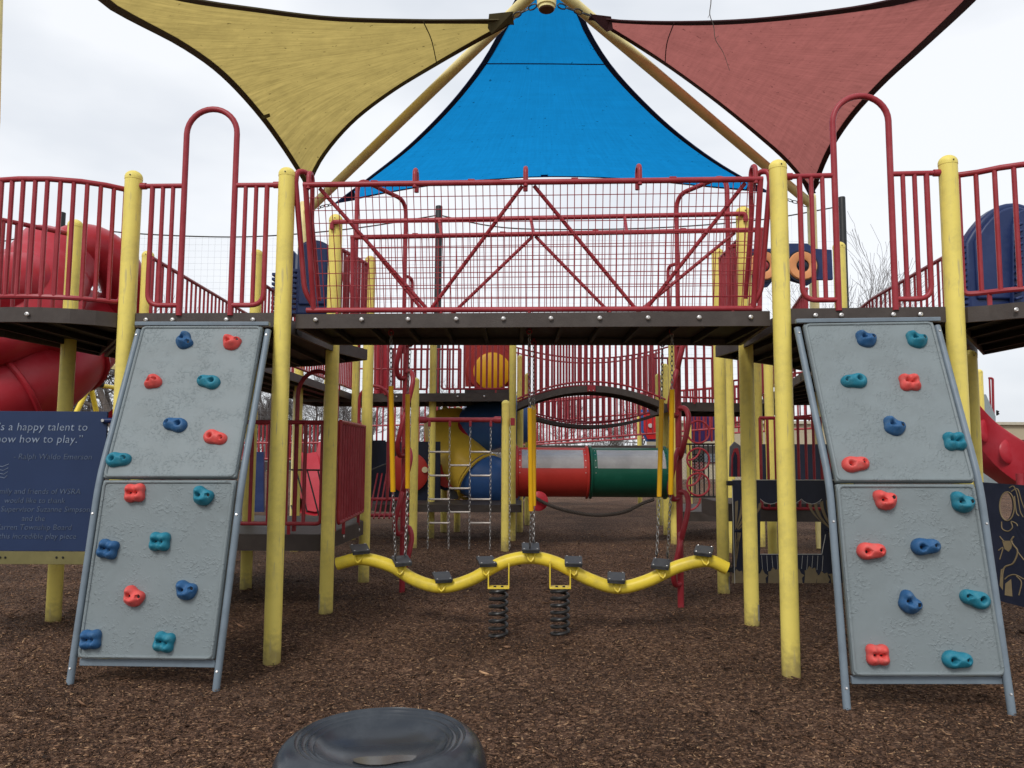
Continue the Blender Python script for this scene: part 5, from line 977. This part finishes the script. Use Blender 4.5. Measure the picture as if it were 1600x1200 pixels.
# distant tree line
q = MB(); rd = random.Random(4)
for i in range(2600):
    x = rd.uniform(-75, 60); y = rd.uniform(118, 140); h = rd.uniform(1.5, 4.4) * (.8 + .25 * math.sin(x * .13)); p = Vector((x, y, 0)); pts = [p]
    for k in range(3): p = p + Vector((rd.gauss(0, .35), 0, h / 3)); pts.append(p)
    q.tube(pts, [.10, .07, .05, .02], 3, caps=False)
tag(q.build('distant_tree_line', BARKF), 'far brownish line of bare woods on the horizon', 'woods', kind='stuff')
# hanging twig
t_ = thing('hanging_twig', 'thin bare twig hanging into the picture in front of the red sail', 'twig', P(1110, 0, 5.5)); q = MB()
q.tube(spline([P(1108, -30, 5.5), P(1111, 0, 5.5), P(1109, 22, 5.5), P(1115, 40, 5.5), P(1118, 62, 5.5), P(1130, 82, 5.5), P(1140, 110, 5.5)], 4), [.0042 - .0001 * i for i in range(25)], 5); q.tube([P(1109, 22, 5.5), P(1106, 28, 5.5)], .002, 4); q.tube([P(1118, 60, 5.5), P(1123, 56, 5.5)], .0018, 4); q.build('twig_stem', BARK, t_)

# ================================================================ BUILDING
YBd = 44.0; t_ = thing('school_building', 'long low beige building on the horizon at the right', 'building', (P(1300, 700, YBd).x, YBd, 0)); xa = P(1058, 700, YBd).x; xb = P(1720, 700, YBd).x; zt_ = P(1590, 664, YBd).z
q = MB(); q.box(((xa + xb) / 2, YBd + 5, zt_ / 2 - .1), (xb - xa, 10, zt_ + .2)); q.build('wall', WALLB, t_, smooth=False)
q = MB(); q.box(((xa + xb) / 2, YBd + 5, zt_ + .08), (xb - xa + .4, 10.4, .16)); q.build('roof_edge', mat('pale_roof_edge', (.50, .46, .36), .7), t_, smooth=False)
for px, w, y0, y1 in ((1100, 1.3, 706, 722), (1570, .6, 676, 682), (1180, 1.2, 700, 722), (1270, 1.2, 706, 722), (1640, 1.2, 700, 722)):
    c = P(px, (y0 + y1) / 2, YBd - .03); h = (y1 - y0) / 1200 * YBd; q = MB(); q.box(c, (w + .14, .08, h + .14)); f = q.build('window', MARO if px != 1570 else WALLB, t_, smooth=False); q = MB(); q.box(c - Vector((0, .05, 0)), (w, .04, h)); q.build('pane', GLZ, f, smooth=False)
c = P(1087, 735, YBd - .05); q = MB(); q.box((c.x, c.y, 1.0), (1.0, .1, 2.1)); q.build('door', MARO, t_, smooth=False)
c = P(1600, 692, YBd - .06); q = MB(); q.box(c, (5.5, .12, .35)); q.build('maroon_band', MARO, t_, smooth=False)
# chain link fence
YC = 38.0; t_ = thing('chain_link_fence', 'grey chain link fence in front of the beige building', 'fence', (P(1060, 720, YC).x, YC, 0)); xa = P(990, 700, YC).x; xb = P(1560, 700, YC).x
q = MB(); q.tube([(xa, YC, 1.85), (xb, YC, 1.85)], .03, 6); q.build('top_rail', STEEL, t_); q = MB(); x = xa
while x < xb:
    q.tube([(x, YC, 0), (min(x + 1.85, xb), YC, 1.85)], .007, 3, caps=False); q.tube([(min(x + 1.85, xb), YC, 0), (x, YC, 1.85)], .007, 3, caps=False); x += .16
q.build('chain_link', STEEL, t_); x = xa
while x < xb: q = MB(); q.tube([(x, YC, 0), (x, YC, 1.95)], .035, 8); q.build('fence_post', STEEL, t_); x += 3
# yellow swing frame, distant canopy
t_ = thing('swing_frame', 'distant yellow A-shaped swing frame above the quotation board', 'swing frame', P(140, 700, 17)); ap = P(141, 600, 17)
for px, Y in ((100, 16.5), (162, 17.5)): pb = P(px, 660, Y); pb = ap + (pb - ap) * 2.4; pb.z = 0; q = MB(); q.tube([ap, pb], .055, 12); q.build('leg', YELB, t_)
q = MB(); q.tube([ap + Vector((-.05, -.1, .02)), ap + Vector((.1, .3, .02))], .08, 12); q.build('top_joint', SPR, t_); q = MB(); q.tube([ap, ap + Vector((.1, 3.2, 0))], .05, 10); q.build('top_beam', YELB, t_)
t_ = thing('distant_canopy', 'distant pale yellow canopy edge high in the gap beside the red spiral slide', 'canopy', P(180, 575, 20)); q = MB(); q.prism([P(148, 570, 19.5), P(150, 562, 19.5), P(200, 577, 20), P(230, 586, 20.3), P(200, 582, 20)], (0, 2.2, .15)); q.build('canopy_cloth', mat('pale_yellow_cloth', (.70, .60, .28), .7), t_, smooth=False)
q = MB(); pp = P(215, 582, 20.8); q.tube([(pp.x, pp.y, 0), pp], .06, 10); q.build('pole', YEL, t_)
q = MB(); q.prism([P(165, 648, 9.5), P(182, 634, 9.5), P(188, 660, 9.5), P(170, 662, 9.5)], (0, .1, 0)); tag(q.build('red_slide_lip', REDP), 'small red slide lip peeking out beside the quotation board', 'slide part')

# ================================================================ FOREGROUND STOOL
cs = P(596, 1148, 2.72); zs = cs.z; t_ = thing('spinner_seat', 'glossy slate grey round spinner seat in the foreground', 'spinner seat', (cs.x, cs.y, 0))
Rr = .365; prof = [(.10, -.06 - zs), (.11, -.44), (.20, -.36), (Rr * .93, -.27), (Rr, -.19), (Rr * 1.0, -.13), (Rr * .975, -.075), (Rr * .93, -.038), (Rr * .87, -.016), (Rr * .81, -.004), (Rr * .79, -.001), (Rr * .78, -.006), (Rr * .765, -.011), (Rr * .74, -.010), (Rr * .73, -.006), (Rr * .715, -.013), (Rr * .70, -.018), (Rr * .675, -.017), (Rr * .665, -.013), (Rr * .645, -.022), (Rr * .62, -.025), (Rr * .61, -.021), (Rr * .585, -.030), (Rr * .5, -.048), (Rr * .3, -.066), (Rr * .12, -.072), (.002, -.073)]
pr = []
for i in range(len(prof) - 1):
    for k in range(3): pr.append((prof[i][0] + (prof[i + 1][0] - prof[i][0]) * k / 3, prof[i][1] + (prof[i + 1][1] - prof[i][1]) * k / 3))
q = MB(); q.lathe(prof + [], Vector((cs.x, cs.y, zs)), 96); q.build('dished_seat', STOOL, t_, angle=60)
q = MB(); q.lathe([(.05, -.1), (.05, zs - .35)], (cs.x, cs.y, 0), 20); q.build('pedestal', SPR, t_)
WAT = mat('shallow_rain_water', (.05, .045, .04), .16, .1, 3, spec=.5)
q = MB(); pl = []
for i in range(30): a = 2 * PI * i / 30; rr = .075 * (1 + .25 * math.sin(2 * a + .5) + .12 * math.sin(3 * a)); pl.append(Vector((cs.x + .02 + rr * 1.25 * math.cos(a), cs.y - .05 + rr * .55 * math.sin(a), zs - .064)))
q.prism(pl, (0, 0, .002)); q.build('rain_puddle', WAT, t_, smooth=False)

# ================================================================ FAR STRUCTURE SEEN THROUGH THE LOW PLATFORM
Yb = 19.0
deck('distant low deck seen through the bars of the low platform', [(P(330, 740, Yb).x, Yb), (P(575, 740, Yb).x, Yb), (P(575, 740, Yb).x, Yb + 1.4), (P(330, 740, Yb).x, Yb + 1.4)], ztop=P(450, 722, Yb).z, th=.2)
barrier('distant dense bar rail seen through the low platform, on the far deck', [P(330, 722, Yb), P(575, 722, Yb)], P(450, 662, Yb).z - P(450, 722, Yb).z, 40, r=.026, rr=.035, round_=0, mid=.5)
q = MB(); q.prism([P(x, y, 15.0) for x, y in ((394, 800), (394, 706), (412, 706), (412, 800))], (0, .06, 0)); tag(q.build('navy_wall_panel', NAVY), 'narrow navy wall panel seen through the bars just left of the front left post', 'wall panel')
t_ = thing('straight_slide', 'distant red slide chute seen between the bars of the low platform', 'slide', P(485, 745, 16.5))
sp = spline([P(480, 700, 16.8), P(486, 725, 16.4), P(490, 755, 15.8), P(492, 790, 15.2)], 5); q = MB()
q.grid([[p + Vector((x, 0, z)) for x, z in ((-.24, .1), (-.30, .16), (-.34, .08), (-.30, -.14), (0, -.2), (.30, -.14), (.34, .08), (.30, .16), (.24, .1), (.2, -.08), (0, -.12), (-.2, -.08), (-.24, .1))] for p in sp]); q.build('slide_chute', REDP, t_)
